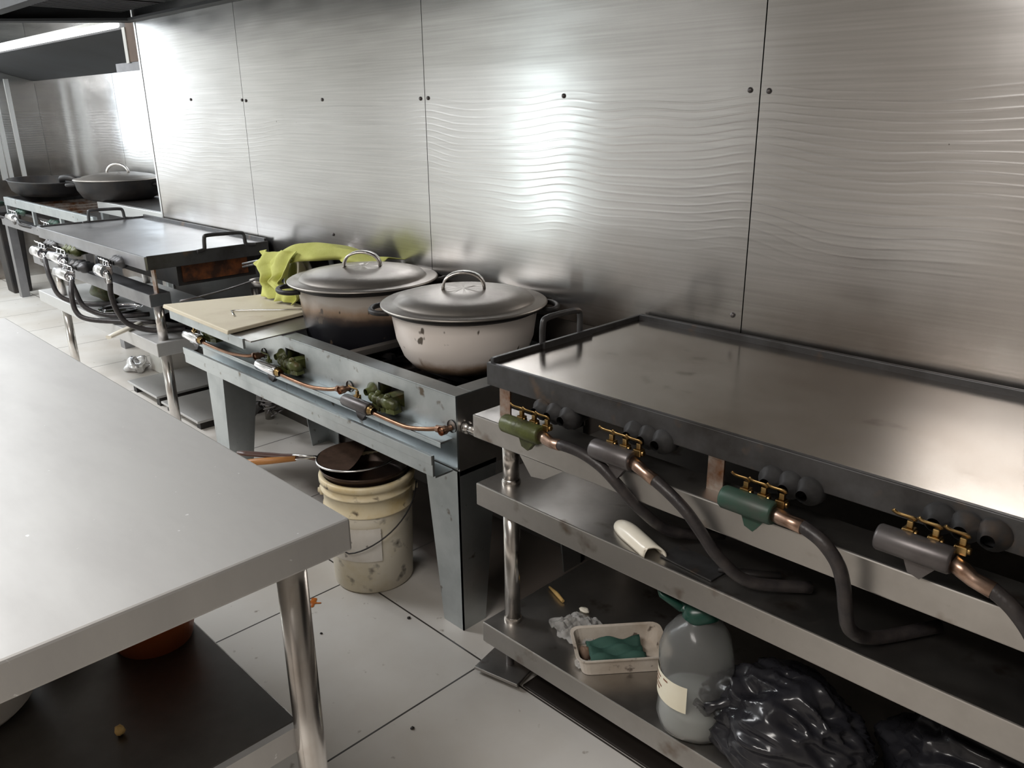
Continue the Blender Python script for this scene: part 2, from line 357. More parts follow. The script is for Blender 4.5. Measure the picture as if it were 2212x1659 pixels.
# main clad wall: brick core, then brushed sheets with fine dark joints
core = struct(B(-4.56, 2.2, WY + .004, WY + .56, 0, ZC).build('wall_back', 'lowplaster'))
seams = [-4.56, -3.506, -2.245, -1.014, .235, 1.48, 2.2]
def uv_box(o):
    me = o.data; uv = me.uv_layers.new(name='UVMap')
    for lp in me.loops:
        p = me.vertices[lp.vertex_index].co; uv.data[lp.index].uv = (p.x if abs(p.x) > 0 else 0, p.z)
for a, b in zip(seams[:-1], seams[1:]):
    s = B(a + .0015, b - .0015, WY - .0015, WY + .003, .79, ZC).build('steel_sheet', 'wall', core); uv_box(s)
for x, z in ((-1.040, 1.440), (-.992, 1.437), (-1.624, 1.438), (-2.268, 1.441), (-2.228, 1.442), (-2.872, 1.447), (-3.515, 1.455), (-3.48, 1.452), (-4.026, 1.465), (-1.04, .90), (-2.87, .93)):
    MB().lathe([(.0065, -.002), (.0065, -.004), (.004, -.0065), (.0, -.007)], (x, WY, z), 12, axis='y').build('screw', 'dgrey', core)
# end cap of that wall and the recess beyond it
struct(B(-4.578, -4.56, WY - .004, RY, 0, ZC).build('wall_return', 'trim'))
rec = struct(B(EX, -4.578, RY + .004, RY + .1, 0, ZC).build('wall_recess', 'lowplaster'))
for a, b in ((EX, -6.55), (-6.55, -5.3), (-5.3, -4.578)):
    s = B(a + .002, b - .002, RY - .002, RY + .003, .0, ZC).build('steel_sheet', 'wall2', rec); uv_box(s)
# end wall with the window just outside the frame on the left
def wall_with_opening(name, m, boxes):
    mb = MB()
    for b in boxes: mb.box(*b)
    return struct(mb.build(name, m))
wl = wall_with_opening('wall_left', 'plaster', [(EX - .15, EX, -2.6, .05, 0, ZC), (EX - .15, EX, 1.70, RY + .1, 0, ZC), (EX - .15, EX, .05, 1.70, 0, 1.05), (EX - .15, EX, .05, 1.70, 2.15, ZC)])
s = B(EX, EX + .004, 1.72, RY - .003, .0, ZC).build('steel_sheet', 'wall2', wl)
me = s.data; uv = me.uv_layers.new(name='UVMap')
for lp in me.loops: p = me.vertices[lp.vertex_index].co; uv.data[lp.index].uv = (p.y, p.z)
wn = struct(MB().box(EX - .10, EX - .06, .05, 1.70, 1.05, 1.09).box(EX - .10, EX - .06, .05, 1.70, 2.11, 2.15).box(EX - .10, EX - .06, 0.86, 0.90, 1.09, 2.11).build('window_1', 'white'))
for i, (ya, yb) in enumerate(((1.99, 2.035), (2.045, 2.08), (2.150, 2.185))):
    struct(B(EX + .004, EX + .016, ya, yb, .86, 1.70).build('trim_%d' % (i + 1), 'trim'))
wall_with_opening('wall_front', 'plaster', [(EX - .15, -5.64, -2.75, -2.6 + .2, 0, ZC), (-5.46, -3.4, -2.75, -2.4, 0, ZC), (-5.64, -5.46, -2.75, -2.4, 1.62, ZC), (-5.64, -5.46, -2.75, -2.4, 0, .28)])
struct(B(-3.4, 2.2, -2.75, -2.4, 0, ZC).build('wall_front_right', 'unseen_dimwall'))
struct(B(-5.3, 2.2, -2.4, -1.75, 0, .92).build('added_reflection_block', 'unseen_dimwall'))  # unseen block, added to darken the steel wall's lower reflections
struct(B(2.2, 2.35, -2.6, 2.7, 0, ZC).build('wall_right', 'unseen_dimwall'))
# skirting behind the appliances, in the shade-darkened wall colour
struct(B(-4.55, 2.2, WY - .014, WY - .002, 0, .10).build('baseboard_back', 'lowplaster'))

# ------------------------------------------------------------------ hoods and lamps
h = thing('exhaust_hood', 'long dark extraction hood hanging over the griddles and stove', 'hood', (-1.4, 1.45, 1.846))
HX0, HX1, HY0, HZ = -4.60, 1.9, 1.16, 1.846
MB().box(HX0 - .50, HX1, HY0, HY0 + .012, HZ, HZ + .5).prism([(HX0 - .50, HY0, HZ), (HX0 - .48, HY0, HZ), (HX0 + .012, WY - .006, HZ), (HX0, WY - .006, HZ)], [(HX0 - .50, HY0, HZ + .5), (HX0 - .48, HY0, HZ + .5), (HX0 + .012, WY - .006, HZ + .5), (HX0, WY - .006, HZ + .5)]).box(HX1 - .012, HX1, HY0, WY - .006, HZ, HZ + .5).box(HX0 - .50, HX1, HY0, WY - .006, HZ + .5, HZ + .512).build('canopy', 'hood', h)
MB().box(HX0 + .013, HX1 - .013, HY0 + .013, HY0 + .06, HZ, HZ + .012).prism([(HX0 - .46, HY0 + .06, HZ), (HX0 - .36, HY0 + .06, HZ), (HX0 + .10, WY - .06, HZ), (HX0, WY - .06, HZ)], [(HX0 - .46, HY0 + .06, HZ + .012), (HX0 - .36, HY0 + .06, HZ + .012), (HX0 + .10, WY - .06, HZ + .012), (HX0, WY - .06, HZ + .012)]).box(HX0 + .013, HX1 - .013, WY - .06, WY - .008, HZ, HZ + .012).build('gutter_lip', 'hood', h)
k = 0
x = HX0 + .07
while x < HX1 - .5:
    mb = MB().box(x, x + .5, HY0 + .075, WY - .075, HZ + .05, HZ + .056)
    for q in range(12): mb.box(x + .02 + q * .04, x + .04 + q * .04, HY0 + .08, WY - .08, HZ + .038, HZ + .05)
    mb.build('grease_filter', 'hood', h); x += .515
h2 = thing('exhaust_hood', 'smaller dark hood in the recess beyond the end of the steel wall', 'hood', (-6.4, 2.1, 1.70))
m = MB(); m.add([(EX + .02, 1.845, 1.832), (-4.73, 1.845, 1.832), (-4.73, RY - .004, 1.685), (EX + .02, RY - .004, 1.685), (EX + .02, 1.845, 1.862), (-4.73, 1.845, 1.862), (-4.73, RY - .004, 1.862), (EX + .02, RY - .004, 1.862)],
               [(0, 1, 2, 3), (4, 5, 6, 7), (0, 1, 5, 4), (1, 2, 6, 5), (2, 3, 7, 6), (3, 0, 4, 7)])
m.build('sloped_baffle', 'hood', h2)
MB().box(-4.775, -4.735, 1.828, 1.844, 1.66, 1.836).build('end_post', 'white', h2)
MB().box(-4.73, -4.585, 1.832, 1.846, 1.665, 1.862).build('end_plate', 'brown', h2)
MB().box(-4.95, -4.585, 1.835, 1.850, 1.622, 1.664).build('lip', 'dgrey', h2)
lt = thing('strip_light', 'long lit white strip light along the front of the far hood', 'lamp', (-6.5, 1.83, 1.87))
B(EX + .05, -4.79, 1.800, 1.843, 1.868, 1.885).build('batten', 'white', lt)
MB().tube([(EX + .06, 1.815, 1.852), (-4.80, 1.815, 1.852)], .016, 12).build('lamp_tube', 'tubelit', lt)
for n_, x0, x1, y_ in (('far', -5.05, -3.55, .0), ('near', -1.4, -.1, -.90), ('end', -7.65, -6.15, .30)):
    L = thing('ceiling_batten', 'white fluorescent batten on the ceiling over the %s of the aisle' % {'far': 'middle', 'near': 'near end', 'end': 'far end'}[n_], 'lamp', ((x0 + x1) / 2, y_, ZC))
    B(x0, x1, y_ - .26, y_ + .26, ZC - .08, ZC).build('batten', 'white', L)

# ------------------------------------------------------------------ stainless prep table, near left
T = thing('prep_table', 'big stainless steel prep table in the near left corner', 'table', (-1.78, .2, 0))
TX0, TX1, TY0, TY1, TZ = -2.66, -.909, -.22, .565, .85
B(TX0, TX1, TY0, TY1, TZ - .052, TZ).build('tabletop', 'steel', T, bevel=.004)
for lx in (-.962, -2.60):
    for ly in (.492, -.15):
        MB().tube([(lx, ly, .025), (lx, ly, TZ - .052)], .0225, 20).build('leg', 'tube', T)
        MB().lathe([(.02, 0), (.026, .004), (.026, .02), (.0225, .026)], (lx, ly, 0), 16, True).build('foot', 'black', T)
B(-2.62, -.986, -.17, .487, .455, .497).build('undershelf', 'shelfshade', T, bevel=.003)
B(-.985, -.972, -.17, .487, .452, .4975).build('shelf_lip', 'steel', T)
t_ = thing('plastic_tub', 'white rounded tub at the near left end of the table undershelf', 'tub', (-1.385, .12, .4975))
MB().lathe([(.0, .0), (.085, .0), (.10, .015), (.115, .12), (.122, .15), (.119, .15), (.11, .12), (.095, .02), (.0, .012)], (-1.385, .12, .4975), 36).build('tub_body', 'white', t_)
MB().lathe([(.122, .138), (.127, .142), (.127, .154), (.119, .154)], (-1.385, .12, .4975), 36).build('rim', 'white', t_)
tag(MB().tube([(-1.44, .262, .535), (-1.60, .375, .535)], .036, 20).build('cardboard_roll', 'brown', origin=(-1.5, .3, .4975)), 'brown cardboard roll lying on the table undershelf behind the white tub', 'cardboard roll')
tag(MB().lathe([(.0, 0), (.065, 0), (.085, .09), (.088, .15), (.083, .15), (.08, .09), (.06, .008), (0, .006)], (-1.36, .415, .4975), 30).build('orange_container', 'orange', origin=(-1.36, .415, .4975)), 'orange plastic container deep on the table undershelf', 'container')
tag(MB().blob((-1.152, .277, .5055), .0095, 3, .35, 12, 8, (1, .8, .8)).build('food_scrap', 'scrap', origin=(-1.152, .277, .4975)), 'small yellow crumb on the table undershelf', 'food scrap')

# ------------------------------------------------------------------ gas burner manifolds
def manifold(parent, x, y, z, ln, tubemat, hose, r=.021, vmat='brass', bells='dgrey', tilt=0., fit='fitting', nval=3):
    x0, x1 = x, x + ln
    b = MB().tube([(x0, y, z), (x0 + .004, y, z), (x1 - .004, y, z), (x1, y, z)], [r * .9, r, r, r * .9], 20)
    b.build('gas_manifold', tubemat, parent); p = COL.objects[-1] if False else bpy.data.objects[-1]
    man = [o for o in parent.children if o.name.startswith('gas_manifold')]
    man = sorted(man, key=lambda o: o.name)[-1]
    lab(man, {'olive': 'olive green manifold', 'dgreen': 'dark green manifold', 'dgrey': 'worn grey manifold', 'chrome': 'chromed manifold'}[tubemat])
    # cast bracket under the tube
    MB().prism([(x0 + ln * .35, y + .002, z - r * .8), (x0 + ln * .85, y + .002, z - r * .8), (x0 + ln * .62, y + .002, z - r - .028), (x0 + ln * .45, y + .002, z - r - .022)],
               [(x0 + ln * .35, y + .016, z - r * .8), (x0 + ln * .85, y + .016, z - r * .8), (x0 + ln * .62, y + .016, z - r - .028), (x0 + ln * .45, y + .016, z - r - .022)]).build('bracket', tubemat if tubemat != 'chrome' else 'dgrey', man)
    for i in range(nval):
        vx = x0 + ln * (.36 + .34 * i)
        zb = z + r * .45
        MB().box(vx - .008, vx + .009, y + .006, y + .022, zb, zb + .014).box(vx - .004, vx + .0055, y + .010, y + .018, zb + .014, zb + .026).tube([(vx - .010, y + .014, zb + .007), (vx + .013, y + .014, zb + .007)], .0055, 10).build('valve', vmat, man, bevel=.0015)
        zt = z + r * .45 + .029
        MB().tube(smooth_path([(vx + .006, y + .012, zt), (vx + .004, y + .009, zt + .004), (vx - .016, y + .005, zt + .006), (vx - .024, y + .003, zt + .011)], 4), .0046, 8, flat=.5).build('valve_lever', vmat, man)
        MB().lathe([(.010, .0), (.013, .012), (.024, .022), (.0265, .034), (.0265, .046), (.021, .050), (.018, .08), (0, .08)], (vx + .028, y + .024, z + r * .5 + .024), 18, axis='y').build('burner_bell', 'edge' if bells == 'dgrey' else bells, man)
    if hose:
        d = (Vector(hose[1]) - Vector(hose[0])).normalized(); h0 = Vector(hose[0])
        MB().tube([(x1 - .002, y, z), h0.lerp(Vector((x1, y, z)), .5), h0, h0 + d * .028], [.012, .013, .0115, .0125], 12).build('hose_fitting', fit, man)
        MB().tube(smooth_path([h0 + d * .022] + [Vector(q) for q in hose[1:]], 6), .0115, 12).build('gas_hose', 'hose', man)
    return man

# ------------------------------------------------------------------ right-hand griddle
G = thing('flat_griddle', 'large oily brown flat-top griddle on the right with black rim', 'griddle', (-.4, 1.5, 0))
GX0, GX1, GY0, GY1, GZ = -1.325, .52, 1.222, 1.802, .85
gp = B(GX0 + .012, GX1 - .012, GY0 + .004, GY1 - .012, GZ - .020, GZ - .004).build('hot_plate', 'griddle', G)
MB().box(GX0, GX1, GY0, GY0 + .012, GZ - .056, GZ - .0015).build('front_edge', 'edge', G, bevel=.002)
MB().box(GX0, GX0 + .012, GY0 + .012, GY1, GZ - .056, GZ + .008).box(GX0 + .012, GX1, GY1 - .012, GY1, GZ - .056, GZ + .012).box(GX1 - .012, GX1, GY0 + .012, GY1 - .012, GZ - .056, GZ + .008).build('raised_rim', 'edge', G, bevel=.002)
hd = loop_handle([(GX0 - .004, 1.418, .835), (GX0 - .006, 1.418, .862), (GX0 - .006, 1.420, .900), (GX0 - .006, 1.432, .913), (GX0 - .006, 1.49, .915), (GX0 - .006, 1.548, .912), (GX0 - .006, 1.560, .898), (GX0 - .006, 1.560, .862), (GX0 - .004, 1.560, .835)], .008).build('loop_handle', 'edge', G)
MB().box(GX0 - .008, GX0, 1.39, 1.59, .815, .852).build('handle_plate', 'edge', G)
tg_ = B(GX0 + .012, GX0 + .02, 1.40, 1.58, GZ - .004, GZ + .012).build('weld_bar', 'edge', G)
MB().box(-1.350, .50, 1.196, 1.290, .662, .720).build('burner_rail', 'steelsh', G, bevel=.003)
B(-1.338, .50, 1.190, 1.775, .488, .547).build('middle_shelf', 'steelsh', G, bevel=.003)
B(-1.324, .50, 1.186, 1.775, .103, .160).build('bottom_shelf', 'steelsh', G, bevel=.003)
for px_ in (-1.275, .40):
    for py_ in (1.248, 1.72):
        MB().tube([(px_, py_, .160), (px_, py_, .488)], .0205, 20).tube([(px_, py_, .547), (px_, py_, .662 if py_ < 1.5 else .795)], .0205, 20).build('leg', 'tube', G)
        for zc in (.547, .160): MB().lathe([(.0235, 0), (.0235, .010), (.0205, .014)], (px_, py_, zc), 16).build('leg_collar', 'tube', G)
        MB().lathe([(.011, .018), (.011, .06), (.022, .062), (.022, .08), (.011, .082), (.011, .105)], (px_ - .012, py_, .0), 12).build('levelling_bolt', 'dgrey', G)
        MB().box(px_ - .085, px_ + .05, py_ - .06, py_ + .06, .0105, .019, rot_at((px_, py_, 0), 'Z', 12)).build('foot_plate', 'steelsh', G, bevel=.002)
for px_ in (-1.282, -.719, -.15, .42):
    B(px_ - .017, px_ + .017, 1.238, 1.243, .72, .798).build('rail_strap', 'rust', G)
manifold(G, -1.216, 1.172, .742, .112, 'olive', [(-1.072, 1.17, .735), (-1.03, 1.166, .741), (-.985, 1.168, .738), (-.935, 1.17, .722), (-.895, 1.178, .690), (-.86, 1.20, .645), (-.82, 1.26, .585), (-.76, 1.36, .563)])
manifold(G, -.958, 1.170, .758, .098, 'dgrey', [(-.832, 1.17, .745), (-.80, 1.168, .735), (-.765, 1.166, .720), (-.730, 1.168, .696), (-.700, 1.172, .664), (-.665, 1.185, .618), (-.62, 1.22, .574), (-.54, 1.30, .561)])
manifold(G, -.660, 1.168, .755, .098, 'dgreen', [(-.532, 1.158, .757), (-.500, 1.154, .757), (-.468, 1.150, .746), (-.440, 1.150, .718), (-.426, 1.15, .682), (-.420, 1.155, .640), (-.415, 1.175, .595), (-.395, 1.23, .562), (-.33, 1.34, .561)])
manifold(G, -.393, 1.168, .780, .108, 'dgrey', [(-.256, 1.168, .763), (-.228, 1.166, .758), (-.200, 1.164, .742), (-.172, 1.164, .712), (-.152, 1.166, .672), (-.135, 1.18, .620), (-.11, 1.23, .570), (-.05, 1.32, .561)], bells='dgrey')
MB().prism([(-1.19, 1.193, .664), (-1.06, 1.193, .664), (-1.115, 1.193, .628), (-1.155, 1.193, .622)], [(-1.19, 1.1955, .664), (-1.06, 1.1955, .664), (-1.115, 1.1955, .628), (-1.155, 1.1955, .622)]).build('rail_tab', 'steelsh', G)
for q in range(4): MB().tube([(-1.15 + q * .42, 1.30, .776), (-1.15 + q * .42, 1.76, .776)], .018, 12).build('burner_pipe', 'black', G)
def shell(u, v):
    A, Bq = Vector((-.962, 1.262, .5475)), Vector((-.822, 1.205, .5475)); d = (Bq - A).normalized(); n_ = Vector((-d.y, d.x, 0))
    e = math.sqrt(max(0, 1 - (1 - min(1, u / .45)) ** 2)) * (1 - .12 * u); t = math.pi * v
    return A + (Bq - A) * u + n_ * (.023 * e * math.cos(t)) + Vector((0, 0, .025 * e * math.sin(t) + .001)) + d * (.012 * math.cos(t) * (u > .95))
tag(MB().grid(shell, 20, 14).build('broken_handle', 'cream', solid=.004, origin=(-.89, 1.23, .548)), 'cream broken ceramic handle lying at front of the middle griddle shelf', 'broken handle')
sp = thing('scraper', 'dark flat metal scraper on middle griddle shelf beside the cream handle', 'scraper', (-.74, 1.24, .548))
MB().box(-.815, -.690, 1.21, 1.275, .5482, .5512, rot_at((-.75, 1.24, .55), 'Z', -4)).build('blade', 'edge', sp, bevel=.001)
MB().tube([(-.70, 1.245, .556), (-.655, 1.262, .560), (-.60, 1.30, .560)], [.008, .010, .009], 10, flat=.6).build('handle', 'black', sp)
tag(MB().tube([(-.08, 1.17, .585), (-.04, 1.2, .60), (.03, 1.30, .60)], [.03, .038, .036], 14).build('rubber_hose_end', 'hose', origin=(-.04, 1.2, .548)), 'thick black hose end on middle griddle shelf at right frame edge', 'hose')

tag(B(-1.215, .55, 1.221, 1.775, .0005, .007).build('shelf_shadow_sheet', 'grease_shade', origin=(-.3, 1.5, 0), bevel=.002), 'black sheet painting the shelf shadow on the floor underneath the right griddle', 'mat')  # thin dark sheet standing in for the shadow under the bottom shelf
# bottom shelf of the right griddle
tr = thing('baking_tray', 'chipped cream tray holding a green rag on the bottom griddle shelf', 'tray', (-.97, 1.32, .161))
Mt = Matrix.Translation((-.985, 1.318, .161)) @ Matrix.Rotation(math.radians(50), 4, 'Z')
def tray(u, hw, hl, z, rr):
    out = []
    for cx, cy, a0 in ((1, 1, 0), (-1, 1, 90), (-1, -1, 180), (1, -1, 270)):
        for k in range(5):
            a = math.radians(a0 + 22.5 * k); out.append(Mt @ Vector((cx * (hl - rr) + rr * math.cos(a), cy * (hw - rr) + rr * math.sin(a), z)))
    return out
rings = [tray(0, .058, .098, .0, .02), tray(0, .064, .106, .040, .022), tray(0, .069, .112, .042, .024), tray(0, .069, .112, .045, .024), tray(0, .062, .104, .043, .021), tray(0, .056, .095, .004, .019)]
mb = MB(); nv = len(rings[0]); allv = [p for r_ in rings for p in r_]
mb.add(allv, [(i * nv + k, i * nv + (k + 1) % nv, (i + 1) * nv + (k + 1) % nv, (i + 1) * nv + k) for i in range(5) for k in range(nv)] + [tuple(range(nv))[::-1], tuple(range(5 * nv, 6 * nv))])
mb.build('tray_body', 'enw', tr)
tag(MB().grid(lambda u, v: Mt @ Vector((-.075 + .13 * u, -.045 + .085 * v, .014 + .012 * math.sin(5 * u + 3 * v) ** 2 + .010 * math.sin(9 * v) ** 2)), 16, 12).build('green_rag', 'gcloth', solid=.005, origin=(-.98, 1.32, .166)), 'dark green rag crumpled inside the cream tray', 'rag')
tag(MB().blob(Mt @ Vector((-.082, .0, .018)), .016, 5, .3, 14, 10).build('food_scrap', 'brown', origin=(-1.02, 1.26, .166)), 'brown scrap in corner of the cream tray next to the green rag', 'food scrap')
J = thing('plastic_jug', 'large dented clear plastic bottle on the bottom griddle shelf with green bag over the top', 'bottle', (-.735, 1.245, .161))
JC = (-.735, 1.248, .161)
MB().lathe([(0, .004), (.050, .001), (.066, .010), (.073, .035), (.072, .06), (.074, .085), (.071, .115), (.073, .145), (.075, .170), (.074, .195), (.066, .222), (.050, .246), (.032, .262), (.024, .270), (.022, .288)], JC, 48, wob=.045).build('bottle_body', 'pet', J, solid=.0012)
MB().lathe([(0, .006), (.048, .004), (.064, .012), (.070, .035), (.069, .06), (.0705, .078), (0, .080)], JC, 40, wob=.03).build('liquid', 'water', J)
def lblf(r, z0, z1, a0, a1): return lambda u, v: Vector((JC[0] + r * math.cos(math.radians(a0 + (a1 - a0) * u)), JC[1] + r * math.sin(math.radians(a0 + (a1 - a0) * u)), JC[2] + z0 + (z1 - z0) * v))
lb_ = MB().grid(lblf(.0775, .088, .150, 195, 290), 14, 3).build('bottle_label', 'label', J)
for i, (a, z_, wv) in enumerate(((216, .138, 22), (219, .128, 14), (216, .118, 26), (220, .108, 16), (246, .141, 10))):
    MB().grid(lblf(.0780, z_ - .002, z_ + .002, a, a + wv), 5, 1).build('print_line', 'ink', lb_)
MB().lathe([(.030, .268), (.036, .276), (.030, .290), (.022, .300), (0, .304)], JC, 24, wob=.12).blob((JC[0] + .025, JC[1] + .005, JC[2] + .305), .022, 4, .5, 14, 10, (1.4, 1, .8)).blob((JC[0] - .03, JC[1] - .012, JC[2] + .288), .017, 8, .5, 12, 8, (1.6, .8, .6)).tube([(JC[0] - .03, JC[1] - .02, JC[2] + .285), (JC[0] - .075, JC[1] - .03, JC[2] + .30), (JC[0] - .088, JC[1] - .03, JC[2] + .318)], [.010, .006, .001], 8).build('green_bag_stopper', 'gbag', J)
def garbage(name, c, r, seed, sq, label, neck=None):
    g = thing(name, label, 'bag', (c[0], c[1], .161), None)
    from mathutils import noise
    def P(u, v):
        th, fi = 2 * math.pi * u, math.pi * v
        q = Vector((math.sin(fi) * math.cos(th), math.sin(fi) * math.sin(th), math.cos(fi)))
        k1 = noise.noise(q * 1.6 + Vector((seed, 0, 0))); qs = Vector((q.x * 1.0, q.y * 3.2, q.z * 3.4)); k2 = 1 - abs(noise.noise(qs * 1.3 + Vector((0, seed, 0)))) * 2; k3 = 1 - abs(noise.noise(q * 7 + Vector((0, 0, seed)))) * 2
        rr = r * (1 + .22 * k1 + .15 * k2 + .028 * k3)
        return Vector((c[0] + rr * math.sin(fi) * math.cos(th) * sq[0], c[1] + rr * math.sin(fi) * math.sin(th) * sq[1], max(.162, c[2] + rr * math.cos(fi) * sq[2])))
    MB().grid(P, 110, 64).build('bag_body', 'bag', g)
    if neck:
        a, b = Vector(neck[0]), Vector(neck[1])
        mb = MB().tube([a, a.lerp(b, .35), a.lerp(b, .7), b], [.03, .014, .009, .016], 10)
        for q in range(5): mb.tube([b, b + Vector((-.018 + .004 * q, -.01 + .005 * q, .012 - .008 * q))], [.006, .009], 6)
        mb.build('twisted_neck', 'bag', g)
    return g
garbage('garbage_bag', (-.555, 1.30, .235), .125, 11, (1.15, .85, .85), 'shiny black rubbish bag with twisted neck beside the clear bottle', ((-.63, 1.255, .285), (-.683, 1.205, .262)))
garbage('garbage_bag', (-.235, 1.45, .225), .13, 23, (1.2, .9, .7), 'second dark rubbish bag farther right on the bottom griddle shelf')
def crumple(name, c, r, seed, m, label, cat, sq, amp=.5, zf=.161):
    from mathutils import noise
    def P(u, v):
        a = 2 * math.pi * u; rr = r * v * (1 + .35 * noise.noise(Vector((math.cos(a) * 1.7, math.sin(a) * 1.7, seed))))
        p = Vector((rr * math.cos(a) * sq[0], rr * math.sin(a) * sq[1], 0)); q = p / r
        h = (1 - abs(noise.noise(q * 2.6 + Vector((seed, 0, 0)))) * 2.2) * .55 + (1 - abs(noise.noise(q * 6 + Vector((0, seed, 0)))) * 2) * .3
        return Vector((c[0], c[1], zf + .002)) + p + Vector((0, 0, max(0, h) * r * sq[2] * 1.5 * (1 - .6 * v * v)))
    return tag(MB().grid(P, 70, 26).build(name, m, origin=(c[0], c[1], zf), solid=.0008), label, cat)
crumple('plastic_film', (-1.125, 1.325, .172), .062, 31, 'film', 'crumpled clear plastic film lying left of the cream tray', 'plastic film', (1.1, 1, .35), .6)
crumple('plastic_film', (-1.02, 1.235, .166), .026, 35, 'film', 'small scrap of clear plastic in front of the cream tray corner', 'plastic film', (1.2, .7, .35), .6)
tag(MB().tube([(-1.303, 1.417, .166), (-1.265, 1.405, .167), (-1.231, 1.392, .166)], [.003, .0055, .0045], 8).build('food_scrap', 'scrap', origin=(-1.265, 1.405, .161)), 'thin orange sliver of food on the bottom griddle shelf near the back', 'food scrap')
tag(MB().blob((-1.165, 1.401, .166), .010, 9, .3, 10, 8, (1.6, 1, .5)).build('food_scrap', 'cream', origin=(-1.165, 1.401, .161)), 'pale crumb on the bottom griddle shelf behind the plastic film', 'food scrap')
tag(MB().box(-1.395, -1.325, 1.318, 1.41, 0, .055, rot_at((-1.36, 1.36, 0), 'Z', 8)).build('brick', 'enw', origin=(-1.36, 1.28, 0), bevel=.004), 'dirty pale brick on the floor under the griddle corner', 'brick')
tag(MB().box(-1.392, -1.33, 1.325, 1.43, .0562, .075, rot_at((-1.36, 1.37, 0), 'Z', 14)).build('cardboard_scrap', 'brown', origin=(-1.36, 1.34, .056)), 'brown cardboard scrap on the brick at the griddle corner', 'cardboard')

# ------------------------------------------------------------------ burner stove with two pots
V = thing('gas_stove', 'low galvanised two-pot gas stove with open wells between the griddles', 'stove', (-2.25, 1.53, 0))
VX0, VX1, VY0, VY1, VZ0, VZ = -3.0, -1.50, 1.272, 1.79, .50, .704
holes = [(-2.90, -2.78), (-2.353, -2.233), (-1.839, -1.718)]
hz0, hz1 = .620, .670
mb = MB().box(VX0, VX1, VY0, VY0 + .006, VZ0, hz0).box(VX0, VX1, VY0, VY0 + .006, hz1, VZ)
xs = [VX0] + [e for p in holes for e in p] + [VX1]
for i in range(0, len(xs), 2): mb.box(xs[i], xs[i + 1], VY0, VY0 + .006, hz0, hz1)
mb.build('front_panel', 'galv', V)
B(VX1 - .006, VX1, VY0 + .006, VY1, VZ0 - .02, VZ).build('side_panel', 'steelsh', V)
B(VX0, VX0 + .006, VY0 + .006, VY1, VZ0, VZ).build('side_panel', 'galv', V)
B(VX0 + .006, VX1 - .006, VY1 - .006, VY1, VZ0, VZ).build('back_panel', 'edge', V)
B(VX0 + .006, VX1 - .006, VY0 + .006, VY1 - .006, VZ0 + .07, VZ0 + .08).build('well_floor', 'grease_shade', V)
MB().box(VX0, VX1, VY0, VY0 + .055, VZ, VZ + .004).box(VX1 - .06, VX1, VY0 + .055, VY1, VZ, VZ + .004).box(VX0, VX0 + .06, VY0 + .055, VY1, VZ, VZ + .004).box(VX0 + .06, VX1 - .06, VY1 - .06, VY1, VZ, VZ + .004).build('top_rim', 'galv', V, bevel=.001)
MB().box(-2.075, -2.045, VY0 + .055, VY1 - .06, VZ - .02, VZ - .002).build('divider', 'steelsh', V)
MB().box(-2.60, -2.575, VY0 + .055, VY1 - .06, VZ - .02, VZ - .002).build('divider', 'black', V)
for cx in (-2.32, -1.81):
    mb = MB()
    for q in (-.12, -.04, .04, .12): mb.box(cx - .20, cx + .20, 1.575 + q - .008, 1.575 + q + .008, .618, .636)
    for q in (-.19, .19): mb.box(cx + q - .008, cx + q + .008, VY0 + .01, VY1 - .01, .605, .620)
    mb.build('pot_grate', 'black', V)
    MB().lathe([(.0, .0), (.09, 0), (.10, .015), (.07, .025), (0, .025)], (cx, 1.575, .582), 28).build('burner_ring', 'black', V)
MB().box(-3.0, -1.512, 1.226, VY0, .584, .590).box(-3.0, -1.512, 1.226, 1.229, .574, .584).build('drip_ledge', 'galv', V, bevel=.001)
MB().box(-3.0, -1.515, 1.199, 1.207, .500, .560).box(-3.0, -1.515, 1.207, 1.268, .494, .500).box(-3.0, -1.515, 1.196, 1.2, .534, .560).build('apron', 'galv', V, bevel=.001)
def leg(xo, xi, yo, sy, xo2=None):
    # folded sheet leg, L section, tapering to the floor; xo outer edge, xi inner edge at the top
    s = 1 if xi > xo else -1; b = xo + s * .085
    bo, to = .002, VZ0 - .006
    mb = MB().prism([(xo, yo, 0), (b, yo, 0), (b, yo + sy * .004, 0), (xo, yo + sy * .004, 0)], [(xo, yo, to), (xi, yo, to), (xi, yo + sy * .004, to), (xo, yo + sy * .004, to)])
    xs_ = xo if xo2 is None else None
    mb.prism([(xo, yo, 0), (xo + s * .004, yo, 0), (xo + s * .004, yo + sy * .085, 0), (xo, yo + sy * .085, 0)], [(xo, yo, to), (xo + s * .004, yo, to), (xo + s * .004, yo + sy * .14, to), (xo, yo + sy * .14, to)])
    return mb
leg(-1.5, -1.642, 1.2725, 1).build('leg', 'galv', V)
leg(-1.5, -1.642, 1.785, -1).build('leg', 'galv', V)
leg(-2.995, -2.855, 1.785, -1).build('leg', 'galv', V)
MB().prism([(-2.985, 1.2725, 0), (-2.89, 1.2725, 0), (-2.89, 1.36, 0), (-2.985, 1.36, 0)], [(-2.995, 1.2725, .494), (-2.855, 1.2725, .494), (-2.855, 1.42, .494), (-2.995, 1.42, .494)]).build('leg', 'galv', V)
MB().tube([(-1.4985, 1.30, .617), (-1.435, 1.30, .617)], .0145, 16).lathe([(.0145, 0), (.018, .004), (.018, .016), (.0145, .02)], (-1.498, 1.30, .617), 16, axis='x').build('gas_inlet', 'tube', V)
for q in (-2.3, -2.0): MB().tube([(q, 1.70, .36), (q, 1.70, .57)], .022, 12).build('burner_stem', 'black', V)
